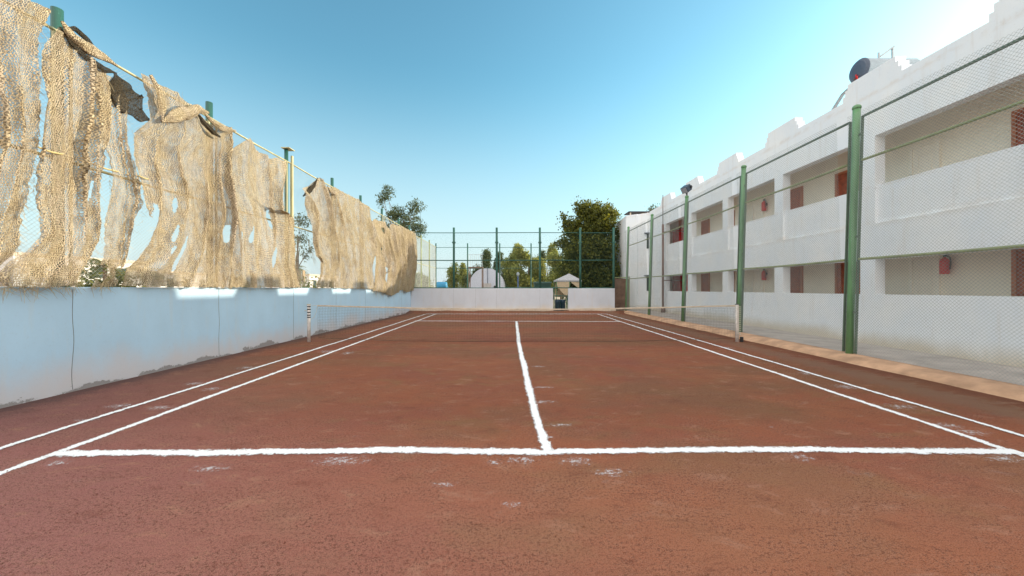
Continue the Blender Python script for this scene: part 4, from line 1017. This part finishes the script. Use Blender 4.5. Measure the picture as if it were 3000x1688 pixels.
bgt = [(-4.6,44,4.2,1.0,'leaf_gum',.9),(-7.6,47,4.6,1.1,'leaf_yel',.8),(-2.9,52,6.9,1.9,'leaf_gum',2.2),(-.2,50,7.4,2.0,'leaf_yel',2.4),(2.0,46,6.9,2.1,'leaf_yel',2.8),(4.4,48,7.2,1.9,'leaf_yel',2.4),
       (5.6,42,6.4,1.6,'leaf_yel',2.2),(8.0,46,6.9,1.8,'leaf_yel',2.2),(-12,50,3.6,1.6,'leaf_yel',1.0),(-9.6,40,3.1,.9,'leaf_gum',.6),(.9,55,7.2,1.9,'leaf_gum',1.8),(3.3,53,6.8,1.7,'leaf_gum',1.8),(-5.9,50,4.8,1.3,'leaf_yel',1.2),(-1.5,56,7.0,1.8,'leaf_gum',1.6),(5.9,52,7.0,1.9,'leaf_yel',1.8)]
bl = ['small pale tree behind the blue tank, left of the vaulted building','low yellowish tree beyond the left corner of the second court','grey green tree rising behind the left side of the vaulted building',
      'yellow tree rising behind the right side of the vault at the second far post','tall yellow tree just right of the vaulted building','yellow green tree beyond the far fence, right of the blue pole','dense yellow tree left of the big dark tree, before the others',
      'yellow tree mostly hidden behind the big dark tree','lowest yellow tree far off at the left corner','small grey tree beside the side fence of the second court',
      'grey tree farthest back, seen between the vault and the blue pole','grey green tree filling the gap above the blue pole','yellowish tree low behind the first far post, beside the platform',
      'grey tree farthest back, rising straight above the top of the vault','yellow tree farthest back, seen above the green bin']
for k, (x, y, h, r_, lf, wgt) in enumerate(bgt):
    rn = random.Random(k+40); bs = []
    for q in range(6):
        zz = h*(.28+.60*q/5); rr = r_*(1.0-.5*q/5)*rn.uniform(.45,1.05); bs.append((rn.uniform(-.65,.65)*r_, rn.uniform(-.3,.3), zz, rr*.8, rr*.8, h*.14, 1))
    tree('gum_tree', bl[k], (x, y, 0), bs, int(5200*wgt), .24, lf, .10, k+60, 7, .34, 'trees beyond the far fence', narrow=.6, per=12)

def palm(label, loc, h, fr_len, seed, group):
    t = thing('palm_tree', label, 'palm tree', loc, group); rn = random.Random(seed)
    MB().tube([(0,0,0),(.1,0,h*.5),(.05,0,h)], [.22,.16,.15], 8).build('trunk', M['trunk'], t)
    g = MB()
    for k in range(22):
        a = rn.random()*6.28; el = rn.uniform(-.3,1.2); d = Vector((math.cos(a), math.sin(a), 0)); pts = []
        for i in range(8):
            s = i/7; pts.append(Vector((.05,0,h)) + d*fr_len*s*math.cos(el*.7) + Vector((0,0,fr_len*(math.sin(el)*s - .75*s*s))))
        for i in range(7):
            p, q = pts[i], pts[i+1]; sd_ = d.cross(Vector((0,0,1)))
            for sgn in (-1,1):
                for m_ in (0,.5):
                    b0 = p.lerp(q, m_); wl = fr_len*.26*(1-.6*abs(i/7-.35)); tip = b0 + sd_*sgn*wl + d*wl*.5 + Vector((0,0,-wl*.35))
                    g.add([b0, b0+(q-p)*.32, tip], [(0,1,2)])
    g.build('fronds', M['leaf_palm'], t); return t
palm('small palm far off, seen above the boards right of the capped post', (-29.6, 50.5, 0), 4.3, 1.6, 1, 'palms beyond the left wall')
palm('palm seen through the ragged hole right of the first post', (-36.5, 33, 0), 3.6, 2.0, 2, 'palms beyond the left wall')
palm('shorter palm seen low through the torn netting, right of the other palm', (-33.0, 33, 0), 3.0, 1.8, 3, 'palms beyond the left wall')
# low things beyond the left wall
def bush(label, loc, r_, h, seed, leaf='leaf_dark'):
    t = thing('bush', label, 'bush', loc, 'bushes behind the left wall')
    foliage([(0,0,h*.55,r_,r_,h*.5,1),(r_*.5,0,h*.4,r_*.7,r_*.7,h*.4,.6)], 2600, .12, seed, .25, narrow=.7).build('leaves', M[leaf], t)
    g = MB(); [g.tube([(0,0,0),(r_*.4*math.cos(a),r_*.4*math.sin(a),h*.6)], [.03,.01], 5) for a in (0,2,4)]; g.build('stems', M['trunk'], t)
bush('dark bush low behind the net, left of the knotted fold', (-11.0, 10.0, 0), .7, 1.95, 21)
bush('low bush behind the foot of the narrow straw net', (-12.2, 10.6, 0), .7, 2.15, 22, 'leaf_gum')
bush('bush behind the wall under the peaked net', (-9.4, 12.9, 0), .7, 1.95, 23)
bush('green bush behind the foot of the pleated net', (-8.6, 15.6, 0), .6, 1.9, 24, 'leaf_yel')
for k, (x, y, n_, h) in enumerate(((-9.2, 15.3, 4, 2.32), (-7.6, 10.75, 1, 1.95))):
    t = thing('board_screen', ['row of tan boards standing behind the wall, right of the capped post', 'single tan board behind the net under its peaked top'][k], 'wooden screen', (x, y, 0))
    for i in range(n_): MB().box(-.02, .02, i*.30, i*.30+(.16 if n_ > 1 else .22), 0, h + .03*math.sin(i*2)).build('board', M['board'], t)
    MB().box(-.06, -.021, -.05, n_*.30-.05, h-.5, h-.4).build('crossbar', M['board_dk'], t)
for k, (x0, x1, y0, y1, h) in enumerate(((-62,-46,34,46,4.6), (-58,-47,49,60,3.6), (-40,-33,60,70,3.6))):
    t = thing('house', ['flat roofed white house far off to the left behind the torn netting', 'lower white house farther back beyond the palms', 'small white house far beyond the boards'][k], 'house', ((x0+x1)/2,(y0+y1)/2,0))
    hw, hd_ = (x1-x0)/2, (y1-y0)/2
    MB().box(-hw,hw,-hd_,hd_,0,h).build('wall', M['house'], t); MB().box(-hw-.1,hw+.1,-hd_-.1,hd_+.1,h,h+.3).build('roof', M['ledge'], t)
    for q in range(4): MB().box(hw, hw+.03, -hd_+1.2+q*2.6, -hd_+2.2+q*2.6, h-1.9, h-.7).build('window', M['dark_win'], t)

# ------------------------------------------------------------------ beyond the far wall
# vaulted building
t = thing('vaulted_building', 'pale lilac barrel vaulted building with a pipe on its front, beyond the far fence', 'building', (-2.9, 42, 0))
g = MB(); pts = []
for i in range(25):
    a = math.pi * i / 24; pts.append((2.0*math.cos(a), 1.55 + 2.32*math.sin(a)**.9))
poly = [(2.0, 0)] + pts + [(-2.0, 0)]
g.prism(poly, 'y', 0, 8); g.build('vault', M['vault'], t)
MB().tube([(.12,-.06,1.2),(.12,-.06,4.0)], .03, 6).build('pipe', M['lamp_body'], t)
t = thing('metal_cabinet', 'grey metal cabinet standing in front of the vaulted building', 'cabinet', (-2.35, 40, 0))
g = MB().box(-.9,.1,-.3,.3,0,2.08); g.build('body', M['ac'], t); g = MB().box(.12,1.0,-.3,.3,0,1.95); g.build('side_unit', M['vault'], t)
MB().tube([(.5,-.31,1.7),(.5,-.33,1.7)], .13, 14).build('fan', M['black'], t)
# lookout platform
t = thing('lookout_platform', 'railed lookout platform on posts beside the vaulted building', 'platform', (-3.75, 38.5, 0))
MB().box(-.75,.75,-.7,.7,3.62,3.74).build('deck', M['board_dk'], t)
for x in (-.68,.68):
    for y in (-.62,.62): MB().box(x-.04,x+.04,y-.04,y+.04,0,3.62).build('leg', M['board_dk'], t)
g = MB()
for x in [-.7+.2*i for i in range(8)]: g.tube([(x,-.68,3.74),(x,-.68,5.0)], .015, 5)
for z in (4.4, 5.0): g.tube([(-.72,-.68,z),(.72,-.68,z)], .018, 5)
g.build('railing', M['galv'], t)
# blue tank
t = thing('water_tank', 'bright blue round water tank at the left behind the far fence', 'water tank', (-6.75, 33.6, 0))
pr = [(-.02,.30),(0,.36),(.06,.40),(.85,.40),(.91,.36),(.93,.30)]
MB().tube([(p[0]-.1,0,1.72) for p in pr], [p[1] for p in pr], 22).build('tank_body', M['blue_tank'], t, smooth=True)
g = MB(); [g.box(x-.05,x+.05,-.25,.25,0,1.35) for x in (.05,.65)]; g.build('stand', M['board_dk'], t)
MB().tube([(.45,0,2.1),(.45,0,2.2),(.95,0,2.2)], .025, 6).build('pipe', M['lamp_body'], t)
# blue pole lamp
t = thing('lamp_post', 'short blue lamp post with a pale head in front of the yellow trees', 'lamp post', (.65, 40, 0))
MB().tube([(0,0,0),(0,0,2.9)], .06, 10).build('pole', M['blue_pole'], t)
MB().tube([(0,0,2.9),(0,0,3.0),(0,0,3.2),(0,0,3.28)], [.08,.16,.16,.04], 12).build('lamp_head', M['tank'], t)
# green bin
t = thing('waste_bin', 'dark green wheeled bin behind the far wall, left of the gateway', 'bin', (2.05, 25.0, 0))
g = MB(); g.add([(-.48,-.35,.15),(.48,-.35,.15),(.48,.35,.15),(-.48,.35,.15),(-.56,-.42,1.85),(.56,-.42,1.85),(.56,.42,1.85),(-.56,.42,1.85)],[(0,3,2,1),(4,5,6,7),(0,1,5,4),(1,2,6,5),(2,3,7,6),(3,0,4,7)])
g.build('body', M['bin'], t, bevel=.02); MB().prism([(-.46,1.852),(.46,1.852),(.40,1.93),(-.40,1.97)], 'x', -.6, .6).build('lid', M['bin'], t, bevel=.01)
for x in (-.4,.4): MB().tube([(x-.04,-.3,.09),(x+.04,-.3,.09)], .09, 12).build('wheel', M['black'], t)
# canopy stall
t = thing('canopy_stall', 'small canvas canopy stall with tied beige curtains behind the gateway', 'stall', (3.85, 25.6, 0))
x0, x1, y0, y1, ez, az = -.86, .86, -.7, .9, 2.08, 2.56
g = MB(); g.add([(x0,y0,ez),(x1,y0,ez),(x1,y1,ez),(x0,y1,ez),(.12,.1,az),(x0,y0,ez-.1),(x1,y0,ez-.1),(x1,y1,ez-.1),(x0,y1,ez-.1)],
    [(0,1,4),(1,2,4),(2,3,4),(3,0,4),(0,5,6,1),(1,6,7,2),(2,7,8,3),(3,8,5,0)]); g.build('canopy', M['canvas'], t)
for x in (x0+.03, x1-.03, .05):
    for y in (y0+.03, y1-.03): MB().tube([(x,y,0),(x,y,ez-.02)], .025, 8).build('pole', M['green'], t)
def curtain(pts, nm, m):
    g = MB(); n = len(pts); g.add([(p[0], y0+.02, p[1]) for p in pts]+[(p[0], y0+.05, p[1]) for p in pts], [tuple(range(n)), tuple(range(2*n-1,n-1,-1))]+[(i,(i+1)%n,(i+1)%n+n,i+n) for i in range(n)])
    g.build(nm, M[m], t)
curtain([(x0+.05,1.95),(.02,1.97),(.02,1.25),(-.15,1.02),(-.35,1.12),(-.6,1.4),(-.8,1.7)], 'curtain', 'canvas_b')
curtain([(.1,1.96),(.8,1.93),(.78,1.5),(.7,1.3),(.55,1.6),(.3,1.8)], 'curtain', 'canvas_b')
MB().box(x0+.1, x1-.1, y1-.08, y1-.05, .9, 1.9).build('back_cloth', M['canvas_b'], t)
for k, (x, y, c, lab) in enumerate(((3.05, 24.7, 'navy', 'dark blue drum standing in the gateway, left one'), (3.42, 24.9, 'navy', 'dark blue drum standing in the gateway, right one'))):
    d = thing('drum', lab, 'drum', (x, y, 0), 'drums behind the gateway')
    pr = [(0,.17),(.02,.18),(.25,.175),(.27,.185),(.50,.175),(.52,.185),(.74,.18),(.76,.16)]
    MB().tube([(0,0,p[0]) for p in pr], [p[1] for p in pr], 18).build('barrel', M[c], d, smooth=True)
    MB().tube([(0,0,.76),(0,0,.78)], .15, 18).build('lid', M['ac'] if k else M['navy'], d)
# gate in the gateway
t = thing('gate', 'low dark green metal gate in the gateway of the far wall', 'gate', (2.6, YF+.05, 0))
g = MB(); g.tube([(.06,0,0),(.06,0,1.55)], .035, 8); g.tube([(.9,0,.15),(.9,0,1.05)], .025, 8); g.tube([(.06,0,1.05),(.9,0,1.05)], .025, 8); g.tube([(.06,0,.15),(.9,0,.15)], .025, 8); g.build('frame', M['green_dk'], t)
g = MB(); [g.tube([(.14+.11*i,0,.15),(.14+.11*i,0,1.05)], .008, 5) for i in range(7)]; g.build('bars', M['green_dk'], t)
# brown screen in the right corner gap
t = thing('screen_door', 'brown wire covered screen closing the right corner of the far end', 'screen', (6.55, 24.0, 0))
MB().box(.06,1.06,.03,.06,.1,2.16).build('panel', M['board_dk'], t)
g = MB(); g.box(0,.055,0,.05,0,2.3); g.box(1.065,1.12,0,.05,0,2.3); g.box(.055,1.065,0,.05,2.2,2.26); g.box(.055,1.065,0,.05,.02,.08); g.build('frame', M['rail'], t)
